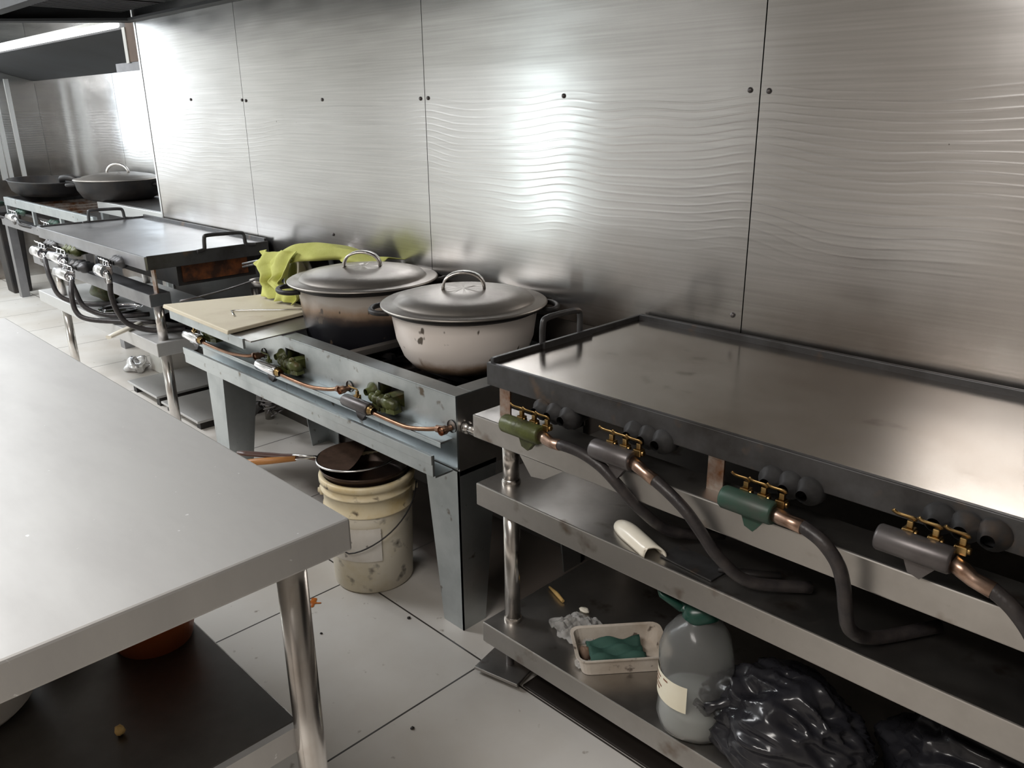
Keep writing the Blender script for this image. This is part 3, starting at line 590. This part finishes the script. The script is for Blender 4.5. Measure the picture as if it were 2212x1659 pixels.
# three valves with copper pilot tubes
for i, (x0, x1, nip) in enumerate(((-3.013, -2.89, -2.505), (-2.452, -2.325, -1.990), (-1.940, -1.815, -1.522))):
    mm_ = manifold(V, x0, 1.222, .604, x1 - x0, 'chrome' if i < 2 else 'dgrey', None, r=.019, vmat='brass' if i != 1 else 'olive', bells='olive', nval=1)
    mc = MB().lathe([(0, -.035), (.012, -.034), (.014, -.026), (.011, -.022), (.011, -.012), (.017, -.010), (.0175, -.002), (.013, .0), (.013, .010), (.018, .013), (.0185, .020), (.014, .022), (.014, .034), (.019, .037), (.0195, .062), (.015, .066), (.015, .082), (0, .084)], (x1 + .005, 1.250, .630), 16, axis='x', wob=.05)
    mc.box(x1 - .012, x1 + .022, 1.238, 1.258, .603, .616, rot_at((x1, 1.25, .611), 'Y', 14)).lathe([(.0, 0), (.008, 0), (.009, .010), (.006, .014), (0, .016)], (x1 + .012, 1.246, .644), 12).lathe([(.0, 0), (.010, 0), (.010, .008), (.005, .012), (0, .012)], (x1 + .055, 1.246, .646), 12)
    mc.box(x1 + .03, x1 + .07, 1.255, 1.31, .612, .650).box(x1 + .025, x1 + .045, 1.24, 1.258, .598, .612, rot_at((x1 + .03, 1.25, .605), 'Y', -18)).prism([(x1 + .06, 1.232, .606), (x1 + .09, 1.24, .606), (x1 + .085, 1.27, .606), (x1 + .055, 1.27, .606)], [(x1 + .058, 1.236, .622), (x1 + .085, 1.242, .624), (x1 + .082, 1.27, .624), (x1 + .058, 1.27, .624)])
    mc.build('burner_casting', 'olive', mm_)
    MB().tube(smooth_path([(x1 - .002, 1.222, .602), (x1 + .03, 1.222, .598), (x1 + .13, 1.226, .594), ((x1 + nip) / 2 + .03, 1.228, .596), (nip - .06, 1.236, .606), (nip - .02, 1.250, .614)], 5), .0062, 10).build('copper_tube', 'copper', mm_)
    MB().lathe([(.0125, -.022), (.0125, -.006), (.009, -.004), (.009, .012)], (nip, 1.258, .616), 14, axis='y').tube([(nip - .028, 1.247, .613), (nip + .006, 1.252, .616)], .010, 10).build('tube_nipple', 'copper', mm_)
    MB().lathe([(.0175, -.002), (.0175, .002), (0, .002)], (nip + .006, VY0 - .0015, .622), 16, axis='y').build('gas_hole', 'black', mm_)
    MB().lathe([(.013, 0), (.015, .006), (.011, .012), (.011, .02)], (x1 - .002, 1.222, .603), 14, axis='x').build('union_nut', 'brass', mm_)

def pot(cx, cy, z0, R, hgt, bodymat, label, lidh, hang, tall=1., hand_deg=0., lid_off=(0, 0)):
    P = thing('cooking_pot', label, 'pot', (cx, cy, z0))
    c = (cx, cy, z0)
    if bodymat == 'enamel': prof = [(0, 0), (R * .56, 0), (R * .66, .010), (R * .76, .040), (R * .835, .090), (R * .865, hgt * .75), (R * .885, hgt - .012), (R * .955, hgt - .004), (R * .965, hgt), (R * .93, hgt + .002), (R * .87, hgt - .008), (R * .84, hgt * .7), (R * .74, .05), (R * .6, .012), (0, .008)]
    else: prof = [(0, 0), (R * .70, 0), (R * .77, .012), (R * .805, .05), (R * .84, hgt * .6), (R * .87, hgt - .012), (R * .955, hgt - .004), (R * .965, hgt), (R * .93, hgt + .002), (R * .85, hgt - .01), (R * .80, hgt * .6), (R * .75, .02), (0, .008)]
    MB().lathe(prof, c, 64).build('pot_body', bodymat, P)
    MB().lathe([(R * .886, hgt - .016), (R * .958, hgt - .007), (R * .969, hgt - .001), (R * .955, hgt + .001), (R * .90, hgt - .004)], c, 64).build('rolled_rim', 'black', P)
    for s in (0, 180):
        a = math.radians(hand_deg + s); e = Vector((math.cos(a), math.sin(a), 0)); f_ = Vector((-e.y, e.x, 0))
        o = Vector((cx, cy, z0 + hgt - .014))
        MB().tube(smooth_path([o + e * R * .88 - f_ * .060, o + e * (R * 1.02) - f_ * .056, o + e * (R * 1.10) - f_ * .034, o + e * (R * 1.125), o + e * (R * 1.10) + f_ * .034, o + e * (R * 1.02) + f_ * .056, o + e * R * .88 + f_ * .060], 4), .0085, 10).build('handle', 'black', P)
    lc = (cx + lid_off[0], cy + lid_off[1], z0)
    z = hgt + .004
    ld = MB().lathe([(R, z - .002), (R * 1.003, z + .001), (R * .985, z + .004), (R * .86, z + .003), (R * .835, z + .008), (R * .80, z + .018), (R * .60, z + lidh * .72), (R * .3, z + lidh * .95), (0, z + lidh), ], lc, 64).build('lid', 'alu', P, solid=.0018)
    lab(ld, 'dull aluminium domed lid')
    a = math.radians(hang); e = Vector((math.cos(a), math.sin(a), 0)); f_ = Vector((-e.y, e.x, 0))
    pts = []
    for k in range(13):
        th = math.pi * k / 12; pts.append(Vector(lc) + e * (-.066 * math.cos(th)) + Vector((0, 0, z + lidh * .93 + .056 * math.sin(th) ** .8)))
    # flat strap arch
    vs = []; fs = []
    for k, p in enumerate(pts):
        nrm = (Vector((lc[0], lc[1], z0 + z + lidh)) - p).normalized() * .008
        vs += [p - f_ * .016, p + f_ * .016, p + f_ * .016 + nrm, p - f_ * .016 + nrm]
    for k in range(12):
        for j in range(4): fs.append((k * 4 + j, k * 4 + (j + 1) % 4, k * 4 + 4 + (j + 1) % 4, k * 4 + 4 + j))
    fs += [(3, 2, 1, 0), (48, 49, 50, 51)]
    MB().add(vs, fs, True).build('lid_handle', 'aluh', ld)
    return P
pot(-1.80, 1.575, .668, .249, .187, 'enamel', 'white chipped enamel pot with aluminium lid, nearest the right griddle', .040, 45, hand_deg=47)
pot(-2.325, 1.577, .637, .255, .220, 'burnt', 'soot-burnt enamel pot with lid, beside the yellow cloth', .040, 45, hand_deg=68)

# left end of the stove: tray, board, cloth and what is behind
ty = thing('steel_tray', 'shallow steel tray under the cream board on the stove', 'tray', (-2.75, 1.33, .709))
MB().prism([(-2.985, 1.168, .709), (-2.36, 1.158, .709), (-2.39, 1.545, .709), (-2.985, 1.555, .709)][:4], [(-2.985, 1.168, .713), (-2.36, 1.158, .713), (-2.39, 1.545, .713), (-2.985, 1.555, .713)]).build('tray_base', 'steelsh', ty)
MB().prism([(-2.985, 1.160, .682), (-2.40, 1.150, .682), (-2.40, 1.158, .682), (-2.985, 1.168, .682)], [(-2.985, 1.160, .715), (-2.40, 1.150, .715), (-2.40, 1.158, .715), (-2.985, 1.168, .715)]).build('front_flange', 'galv', ty)
tag(MB().prism([(-3.025, 1.152, .7165), (-2.478, 1.138, .7165), (-2.535, 1.50, .7165), (-2.90, 1.53, .7165)], [(-3.02, 1.155, .731), (-2.476, 1.141, .731), (-2.535, 1.497, .7295), (-2.90, 1.525, .7295)]).build('cutting_board', 'board', origin=(-2.75, 1.33, .7145), bevel=.003), 'worn cream plastic cutting board on the stove beneath the yellow cloth', 'cutting board')
tag(MB().tube([(-2.640, 1.245, .735), (-2.712, 1.272, .735), (-2.708, 1.285, .735), (-2.60, 1.40, .734), (-2.545, 1.47, .734)], .0026, 8).build('wire_skewer', 'wire', origin=(-2.66, 1.3, .732)), 'thin bent bright wire lying on the cream cutting board', 'wire')
sp2 = thing('steel_pot', 'shiny stainless pot under the yellow cloth, behind the burnt pot', 'pot', (-2.775, 1.66, .709))
MB().lathe([(0, 0), (.105, 0), (.118, .012), (.125, .06), (.128, .165), (.136, .168), (.136, .172), (.126, .172), (.122, .06), (.1, .008), (0, .006)], (-2.775, 1.655, .7095), 48).build('pot_body', 'chrome', sp2)
# cloth: a ridge with a long front fall and a short back one
ridge = [Vector(p) for p in ((-2.965, 1.555, .866), (-2.92, 1.55, .880), (-2.84, 1.545, .898), (-2.76, 1.550, .921), (-2.69, 1.575, .938), (-2.60, 1.62, .936), (-2.52, 1.66, .922), (-2.46, 1.695, .905), (-2.40, 1.73, .895))]
rp = smooth_path(ridge, 4); drop = [.03, .05, .06, .065, .06, .05, .035, .028, .022]
dp = [d.x for d in smooth_path([(d, 0, 0) for d in drop], 4)]
def clothP(u, v):
    k = u * (len(rp) - 1); i = min(int(k), len(rp) - 2); f_ = k - i
    p = rp[i].lerp(rp[i + 1], f_); d = dp[i] * (1 - f_) + dp[i + 1] * f_
    if v < .3:
        s = (0.3 - v) / .3
        return p + Vector((.0, .10 * s, -.022 * s + .008 * math.sin(14 * u)))
    s = (v - .3) / .7
    n = .016 * math.sin(22 * u + 2 * s) * s ** .6 + .008 * math.sin(41 * u + 1.3) * s
    pull = .05 * s * math.exp(-((u - .12) / .15) ** 2)
    return p + Vector((pull + .015 * math.sin(7 * s + 5 * u) * s, -.035 * s - n - .015 * math.sin(math.pi * s), -d * s + .006 * math.sin(18 * u) * (1 - s)))
cl = MB().grid(clothP, 56, 30)
# long front fall hanging onto the board, pinched at mid height
from mathutils import noise as mnoise
def lerpk(keys, t):
    for (t0, a), (t1, b) in zip(keys[:-1], keys[1:]):
        if t <= t1: q = (t - t0) / (t1 - t0); return a + (b - a) * (q * q * (3 - 2 * q))
    return keys[-1][1]
LE = [(0, -2.945), (.25, -2.905), (.45, -2.855), (.68, -2.895), (1, -2.875)]
RE = [(0, -2.68), (.25, -2.65), (.42, -2.675), (.62, -2.705), (.82, -2.605), (1, -2.63)]
def fall(u, v):
    x = lerpk(LE, v) * (1 - u) + lerpk(RE, v) * u
    z = .892 + .030 * u * (1 - v) - .155 * v + .004 * math.sin(11 * u)
    z = max(z, .7375 + .003 * math.sin(17 * u))
    f_ = .014 * math.sin(15 * u + 2.5 * v + 1.2 * math.sin(5 * v)) + .010 * math.sin(27 * u - 5 * v) * v + .02 * mnoise.noise(Vector((x * 14, z * 10, 3)))
    return Vector((x + .008 * math.sin(13 * v + 3 * u), 1.525 - .055 * v - .028 * math.sin(math.pi * min(1, v * 1.3)) + f_, z))
cl.grid(fall, 36, 30)
tag(cl.build('dish_cloth', 'cloth', origin=(-2.75, 1.55, .733), solid=.0035, sub=1), 'lime yellow cloth draped over the steel pot and hanging onto the board', 'cloth')
ld_ = thing('ladle', 'dull long-handled ladle behind the cutting board, left of the yellow cloth', 'ladle', (-3.1, 1.5, .72))
MB().lathe([(0, -.030), (.03, -.024), (.045, -.004), (.046, .002), (.043, -.002), (.028, -.02), (0, -.026)], (-3.105, 1.60, .745), 28).build('bowl', 'steelsh', ld_)
MB().tube([(-3.10, 1.565, .748), (-3.055, 1.42, .738), (-3.03, 1.30, .733), (-3.02, 1.22, .732)], .006, 10, flat=.6).build('handle', 'dgrey', ld_)
for i in range(2): tag(MB().tube([(-3.15, 1.55, .80 + .012 * i), (-2.88, 1.64, .866 + .012 * i)], .004, 8).build('skewer_rod', 'wire', origin=(-3.0, 1.6, .8)), 'bright thin rod sticking out left of the yellow cloth, %s of the two' % ('lower' if i == 0 else 'upper'), 'rod', 'rods beside the cloth')

# ------------------------------------------------------------------ bucket, pan, strainer under the stove
K = thing('bucket', 'dirty white plastic bucket on the floor under the stove', 'bucket', (-1.935, 1.276, 0)); KC = (-1.935, 1.276, 0)
MB().lathe([(0, .004), (.118, .0), (.123, .006), (.1305, .19), (.1325, .245), (.136, .262), (.136, .268), (.1335, .272), (.134, .335), (.132, .338), (.128, .262), (.118, .01), (0, .008)], KC, 64).build('bucket_body', 'bucket', K)
MB().lathe([(.134, .262), (.1395, .264), (.1395, .268), (.1355, .272), (.1365, .318), (.143, .320), (.143, .325), (.1375, .328), (.139, .345), (.146, .348), (.146, .362), (.143, .366), (.132, .366), (.130, .355)], KC, 64).build('collar', 'bucketrim', K)
def bl(u, v):
    a = math.radians(-100 + 78 * u); r_ = .1335 + .0045 * (.5 + (v - .5)) ; z_ = .118 + .112 * v
    return Vector((KC[0] + r_ * math.cos(a), KC[1] + r_ * math.sin(a), z_))
MB().grid(bl, 18, 4).build('bucket_label', 'sticker', K)
pts = []
for k in range(25):
    th = math.radians(-128 + 176 * k / 24); f_ = abs(k - 9) / 15
    z_ = .318 - .165 * max(0, 1 - f_ ** 1.3) if k not in () else 0
    pts.append((KC[0] + .148 * math.cos(th), KC[1] + .148 * math.sin(th), z_))
MB().tube(pts, .0022, 8).build('bail_wire', 'black', K)
for a in (-128, 48):
    ca, sa = math.cos(math.radians(a)), math.sin(math.radians(a))
    MB().tube([(KC[0] + r_ * ca, KC[1] + r_ * sa, .305) for r_ in (.136, .146, .1465, .152)], [.016, .016, .008, .008], 14).build('bail_ear', 'bucketrim', K)
pn = thing('frying_pan', 'black iron pan sitting in the mouth of the bucket', 'pan', (-1.945, 1.282, .367))
MB().lathe([(0, .330), (.105, .330), (.116, .338), (.130, .378), (.138, .388), (.140, .386), (.133, .372), (.120, .334), (.106, .325), (0, .325)], (-1.943, 1.278, .0), 56).build('pan_body', 'pan', pn)
MB().tube(smooth_path([(-2.045, 1.19, .385), (-2.09, 1.145, .400), (-2.15, 1.085, .405), (-2.235, 1.01, .412)], 4), [.007] * 4 + [.011] * 4 + [.013] * 4 + [.011], 12, flat=.55).build('pan_handle', 'dwood', pn)
st = thing('wire_strainer', 'round wire strainer with wooden handle on the pan over the bucket', 'strainer', (-1.96, 1.255, .40))
sc_ = Vector((-1.962, 1.262, .405)); R_ = .122
rim = [sc_ + Vector((R_ * math.cos(2 * math.pi * k / 40), R_ * math.sin(2 * math.pi * k / 40), .004 * math.cos(2 * math.pi * k / 40))) for k in range(40)]
MB().tube(rim, .0035, 8, closed=True).build('wire_rim', 'wire', st)
def mesh_half(u, v):
    a = math.radians(128 + 180 * u); r_ = R_ * v
    return sc_ + Vector((r_ * math.cos(a), r_ * math.sin(a), -.018 * (1 - v * v)))
MB().grid(mesh_half, 24, 6).build('mesh_half', 'mesh', st)
MB().tube([(-2.045, 1.172, .405), (-2.075, 1.145, .407), (-2.10, 1.122, .409)], .004, 8).tube([(-2.05, 1.178, .402), (-2.09, 1.12, .398), (-2.14, 1.066, .394)], .0028, 8).build('neck_wires', 'wire', st)
MB().tube([(-2.09, 1.125, .400), (-2.15, 1.062, .394), (-2.235, .972, .386)], [.008, .011, .010], 12).build('handle', 'wood', st)
br = thing('wire_brush', 'black-handled wire whisk leaning behind the stove leg', 'whisk', (-3.25, 1.60, 0))
MB().tube([(-3.45, 1.60, .0), (-3.36, 1.60, .075), (-3.30, 1.60, .13), (-3.225, 1.60, .165)], [.02, .024, .026, .018], 12).build('handle', 'black', br)
mb = MB()
for q in range(11):
    a = -.9 + .18 * q; mb.tube(smooth_path([(-3.225, 1.60, .165), (-3.17, 1.60 + .03 * math.sin(q), .19 + .05 * math.sin(a)), (-3.12 + .01 * q % 3, 1.60 + .05 * math.cos(q * 2), .205 + .06 * math.sin(a)), (-3.15, 1.60 + .06 * math.sin(q * 3), .18 + .07 * math.sin(a))], 4), .0028, 6)
mb.build('wires', 'dgrey', br)
tag(MB().grid(lambda u, v: Vector((-1.932 + .034 * (u - .5) * (1 + .3 * math.sin(9 * v)), 1.046 + .030 * (v - .5) * (1 + .4 * math.sin(7 * u)), .0012 + .003 * math.sin(math.pi * u) * math.sin(math.pi * v))), 10, 8).build('sauce_spot', 'sauce', origin=(-1.932, 1.046, 0)), 'orange sauce drip on the floor tile beside the table leg', 'sauce')
for i, (x, y, r_) in enumerate(((-1.66, 1.20, .006), (-1.30, .93, .005), (-1.48, 1.41, .005), (-1.78, .98, .004))):
    tag(MB().blob((x, y, .002), r_, 60 + i, .4, 8, 6, (1, 1, .4)).build('floor_crumb', 'grease_shade', origin=(x, y, 0)), ('black crumb on the floor left of the stove leg', 'black crumb on the open tile nearest the griddle foot', 'black crumb on the floor behind the stove leg', 'black crumb on the tile between table leg and bucket')[i], 'crumb', 'crumbs on the floor')

# ------------------------------------------------------------------ left-hand griddle
Q = thing('flat_griddle', 'clean grey flat-top griddle with loop handles in the left middle of the row', 'griddle', (-4.1, 1.53, 0))
QX0, QX1, QY0, QY1 = -4.80, -3.395, 1.25, 1.806
B(QX0 + .012, QX1 - .012, QY0 + .012, QY1 - .012, GZ - .020, GZ - .004).build('hot_plate', 'griddle2', Q)
B(QX0, QX1, QY0, QY0 + .012, GZ - .056, GZ).build('front_edge', 'edge2', Q, bevel=.002)
MB().box(QX1 - .012, QX1, QY0 + .012, QY1, GZ - .056, GZ + .002).box(QX0, QX0 + .012, QY0 + .012, QY1, GZ - .056, GZ + .004).box(QX0 + .012, QX1 - .012, QY1 - .012, QY1, GZ - .05, GZ + .014).build('raised_rim', 'edge', Q, bevel=.002)
for X_, s in ((QX1 + .004, 1), (QX0 + .008, -1)):
    loop_handle([(X_, 1.47, .846), (X_, 1.500, .850), (X_, 1.506, .858), (X_, 1.510, .896), (X_, 1.522, .909), (X_, 1.60, .908), (X_, 1.675, .904), (X_, 1.690, .892), (X_, 1.694, .858), (X_, 1.705, .850), (X_, 1.74, .846)], .0085).build('loop_handle', 'edge', Q)
B(-4.97, QX1 + .002, 1.246, 1.335, .640, .695).build('burner_rail', 'edge2', Q, bevel=.003)
B(-5.0, QX1, 1.246, 1.78, .425, .485).build('shelf', 'steel', Q, bevel=.003)
for px_ in (-3.44, -4.74):
    for py_ in (1.295, 1.74):
        MB().tube([(px_, py_, .0), (px_, py_, .425)], .0215, 18).tube([(px_, py_, .485), (px_, py_, .64)], .0205, 18).build('leg', 'tube', Q)
for px_ in (-3.42, -4.08, -4.66): B(px_ - .018, px_ + .018, 1.285, 1.292, .695, .795).build('rail_strap', 'rust' if px_ > -3.5 else 'edge2', Q)
B(-4.62, -4.30, 1.262, 1.29, .775, .794).build('under_bracket', 'steelsh', Q)
B(-4.4, QX1 - .06, 1.40, 1.76, .70, .792).build('burner_box', 'black', Q)
B(-3.62, QX1 - .05, 1.42, 1.72, .715, .785).build('heat_shield', mat('rusty_orange_shield', (.30, .095, .03), .5, .5, c2=(.06, .03, .02), ns=9, lo=.4, hi=.6), Q)
manifold(Q, -4.735, 1.20, .738, .135, 'chrome', [(-4.575, 1.20, .726), (-4.54, 1.19, .712), (-4.50, 1.18, .68), (-4.47, 1.18, .62), (-4.44, 1.20, .54), (-4.38, 1.28, .500), (-4.25, 1.4, .499)], r=.027, fit='chrome', vmat='chrome')
manifold(Q, -4.455, 1.20, .742, .165, 'chrome', [(-4.262, 1.20, .732), (-4.22, 1.19, .725), (-4.17, 1.18, .70), (-4.12, 1.18, .62), (-4.08, 1.20, .54), (-4.00, 1.28, .500), (-3.9, 1.42, .499)], r=.027, fit='chrome', vmat='chrome', bells='olive')
manifold(Q, -4.30, 1.17, .688, .175, 'chrome', [(-4.096, 1.17, .678), (-4.05, 1.15, .665), (-4.01, 1.13, .62), (-3.99, 1.13, .55), (-3.95, 1.16, .515), (-3.86, 1.26, .499), (-3.72, 1.38, .499)], r=.026, fit='chrome', vmat='chrome')
manifold(Q, -3.765, 1.19, .762, .085, 'chrome', [(-3.66, 1.19, .738), (-3.645, 1.185, .715), (-3.64, 1.18, .67), (-3.63, 1.19, .60), (-3.61, 1.22, .54), (-3.57, 1.30, .502), (-3.50, 1.42, .499)], r=.028, vmat='chrome', fit='chrome')
pc = thing('scraper', 'white-bladed scraper lying across the left griddle shelf edge', 'scraper', (-3.7, 1.25, .486))
MB().tube([(-3.625, 1.135, .494), (-3.70, 1.24, .496), (-3.755, 1.318, .498)], [.014, .016, .017], 14, flat=.6).build('handle', 'cream', pc)
MB().box(-3.80, -3.74, 1.31, 1.40, .4865, .490, rot_at((-3.77, 1.35, .49), 'Z', -35)).build('blade', 'steelsh', pc)
fp = thing('frying_pan', 'dark shallow pan on the left griddle shelf behind the hoses', 'pan', (-3.6, 1.52, .486))
MB().lathe([(0, .002), (.12, 0), (.135, .006), (.155, .038), (.158, .038), (.138, .004), (.12, .006), (0, .008)], (-3.62, 1.53, .4855), 44).build('pan_body', 'black', fp)
MB().tube([(-3.53, 1.66, .52), (-3.47, 1.70, .528), (-3.42, 1.73, .53)], .010, 10, flat=.6).build('handle', 'black', fp)
tag(MB().lathe([(0, 0), (.06, 0), (.10, .02), (.103, .02), (.06, .004), (0, .004)], (-4.12, 1.37, .4855), 36).build('steel_plate', 'chrome', origin=(-4.12, 1.37, .4855)), 'shiny shallow steel plate on the left griddle shelf', 'plate')
tag(MB().blob((-4.45, 1.43, .545), .085, 71, .25, 24, 16, (1.2, .9, .75), floor=.486).build('cleaning_rag', 'olive', origin=(-4.45, 1.43, .486)), 'dull green bundled rag on the far end of the left griddle shelf', 'rag')
# on the floor beneath
tag(MB().blob((-4.70, 1.60, .035), .075, 81, .55, 26, 18, (1.1, .8, .55), floor=.001).build('foil_scrap', 'foil', origin=(-4.70, 1.60, 0)), 'crumpled silver foil on the floor under the left griddle', 'foil')
tag(MB().box(-4.66, -4.40, 1.66, 1.80, .001, .20).build('white_box', 'white', origin=(-4.53, 1.73, 0), bevel=.006), 'plain white box on the floor under the left griddle, behind the foil', 'box')
def plinth(x0, x1, y0, y1, z, label):
    g = thing('floor_platform', label, 'platform', ((x0 + x1) / 2, (y0 + y1) / 2, 0))
    B(x0, x1, y0, y1, z - .012, z).build('steel_sheet', 'steel', g, bevel=.002)
    for xa in (x0 + .02, x1 - .06): B(xa, xa + .04, y0 + .02, y1 - .02, 0, z - .012).build('support_bar', 'black', g)
plinth(-4.36, -3.98, 1.42, 1.80, .06, 'low steel-topped platform on the floor behind the left griddle leg')
plinth(-3.93, -3.52, 1.42, 1.80, .05, 'low greasy steel platform on the floor left of the stove leg')

# ------------------------------------------------------------------ far range in the recess
F = thing('cooking_range', 'far grey gas range with open burners in the recess', 'range', (-6.2, 1.98, 0))
FX0, FX1, FY0, FY1 = -7.22, -5.97, 1.69, 2.33
B(FX0, -5.30, FY0, FY0 + .025, .755, .815).build('front_rail', 'galv', F, bevel=.002)
for xq in (FX0 + .02, -6.55, -5.95, -5.34): B(xq, xq + .03, FY0, FY0 + .02, .66, .755).build('upright', 'galv', F)
MB().box(FX0, FX0 + .02, FY0 + .025, FY1, .755, .815).box(FX0 + .02, FX1, FY1 - .02, FY1, .755, .815).build('frame', 'edge', F)
B(FX0 + .02, FX1, FY0 + .025, FY1 - .02, .70, .715).build('drip_pan', 'black', F)
mb = MB()
for q in range(5): mb.box(FX0 + .1 + q * .22, FX0 + .125 + q * .22, FY0 + .03, FY1 - .03, .745, .765)
mb.build('burner_bars', 'rust', F)
B(-7.45, -5.2, 1.70, 1.76, .585, .645).build('lower_rail', 'edge2', F, bevel=.002)
for xq, ys in ((-7.43, (1.75, 2.28)), (-5.25, (1.75,)), (-6.02, (2.28,))):
    for yq in ys: B(xq - .035, xq + .035, yq - .03, yq + .03, 0, .60).build('leg', 'edge2', F)
for i, (xx, zz) in enumerate(((-7.75, .70), (-7.05, .685), (-6.3, .665))):
    manifold(F, xx, 1.66, zz, .16, 'chrome', [(xx + .19, 1.66, zz - .01), (xx + .23, 1.66, zz - .02), (xx + .30, 1.66, zz - .04), (xx + .38, 1.72, zz - .06)], r=.026, fit='chrome', vmat='chrome', bells='dgreen')
F2 = thing('stockpot_burner', 'bright steel burner frame at the end of the wall, right of the far pot', 'burner', (-5.3, 2.15, 0))
MB().box(-5.93, -4.60, 1.935, 1.965, .775, .850).build('front_rail', 'trim', F2, bevel=.002)
MB().box(-5.93, -5.90, 1.965, 2.34, .775, .850).box(-4.63, -4.60, 1.965, 2.34, .775, .850).box(-5.90, -4.63, 2.31, 2.34, .775, .850).build('frame', 'steel', F2)
B(-5.90, -4.63, 1.965, 2.31, .835, .8505).build('burner_plate', 'black', F2)
for xq in (-5.88, -4.66):
    for yq in (1.955, 2.32): B(xq - .02, xq + .02, yq - .02, yq + .02, 0, .775).build('leg', 'galv', F2)
MB().tube(smooth_path([(-4.95, 2.10, .83), (-4.95, 2.10, .93), (-4.94, 2.10, .945), (-4.70, 2.10, .945)], 3), .010, 8).build('burner_bracket', 'dgrey', F2)
FP = thing('stock_pot', 'big black stock pot with domed lid on the far range', 'pot', (-5.93, 2.10, .852)); fc = (-5.93, 2.10, .852)
MB().lathe([(0, 0), (.20, 0), (.235, .02), (.265, .07), (.272, .11), (.278, .126), (.278, .132), (.26, .125), (.25, .07), (.2, .02), (0, .01)], fc, 48).build('pot_body', 'black', FP)
l_ = MB().lathe([(.284, .133), (.280, .140), (.25, .142), (.22, .155), (.12, .172), (0, .178)], fc, 48).build('lid', 'alu', FP, solid=.002); lab(l_, 'domed aluminium lid')
MB().tube([(fc[0] - .075 * math.cos(math.pi * k / 10) * .7, fc[1] - .075 * math.cos(math.pi * k / 10) * .7, fc[2] + .17 + .06 * math.sin(math.pi * k / 10)) for k in range(11)], .009, 8).build('lid_handle', 'aluh', l_)
for s in (-1, 1): MB().tube(smooth_path([(fc[0] + s * .18 - .05, fc[1] + s * .18 + .05, fc[2] + .10), (fc[0] + s * .23 - .05, fc[1] + s * .23 + .05, fc[2] + .10), (fc[0] + s * .23 + .05, fc[1] + s * .23 - .05, fc[2] + .10), (fc[0] + s * .18 + .05, fc[1] + s * .18 - .05, fc[2] + .10)], 4), .012, 8).build('handle', 'black', FP)
dk = thing('stock_pot', 'wide black pan at the left end of the far range', 'pan', (-7.2, 2.02, .8165))
MB().lathe([(0, 0), (.25, 0), (.29, .03), (.31, .10), (.32, .11), (.30, .11), (.28, .03), (0, .01)], (-7.20, 2.02, .8165), 48, sx=1.6, sy=.85).build('pan_body', 'black', dk)
MB().tube(smooth_path([(-6.80, 2.0, .92), (-6.72, 1.98, .96), (-6.62, 2.02, .96), (-6.58, 2.06, .92)], 4), .022, 8).build('pan_handle', 'black', dk)
bx = thing('waste_bin', 'tall narrow black bin on the floor at the far left end', 'bin', (-7.72, 1.79, 0))
MB().prism([(-7.80, 1.72, 0), (-7.62, 1.72, 0), (-7.62, 1.86, 0), (-7.80, 1.86, 0)], [(-7.82, 1.70, .64), (-7.60, 1.70, .64), (-7.60, 1.88, .64), (-7.82, 1.88, .64)]).build('bin_body', 'black', bx, bevel=.01)
B(-7.83, -7.59, 1.69, 1.89, .641, .665).build('bin_lid', 'black', bx, bevel=.008)
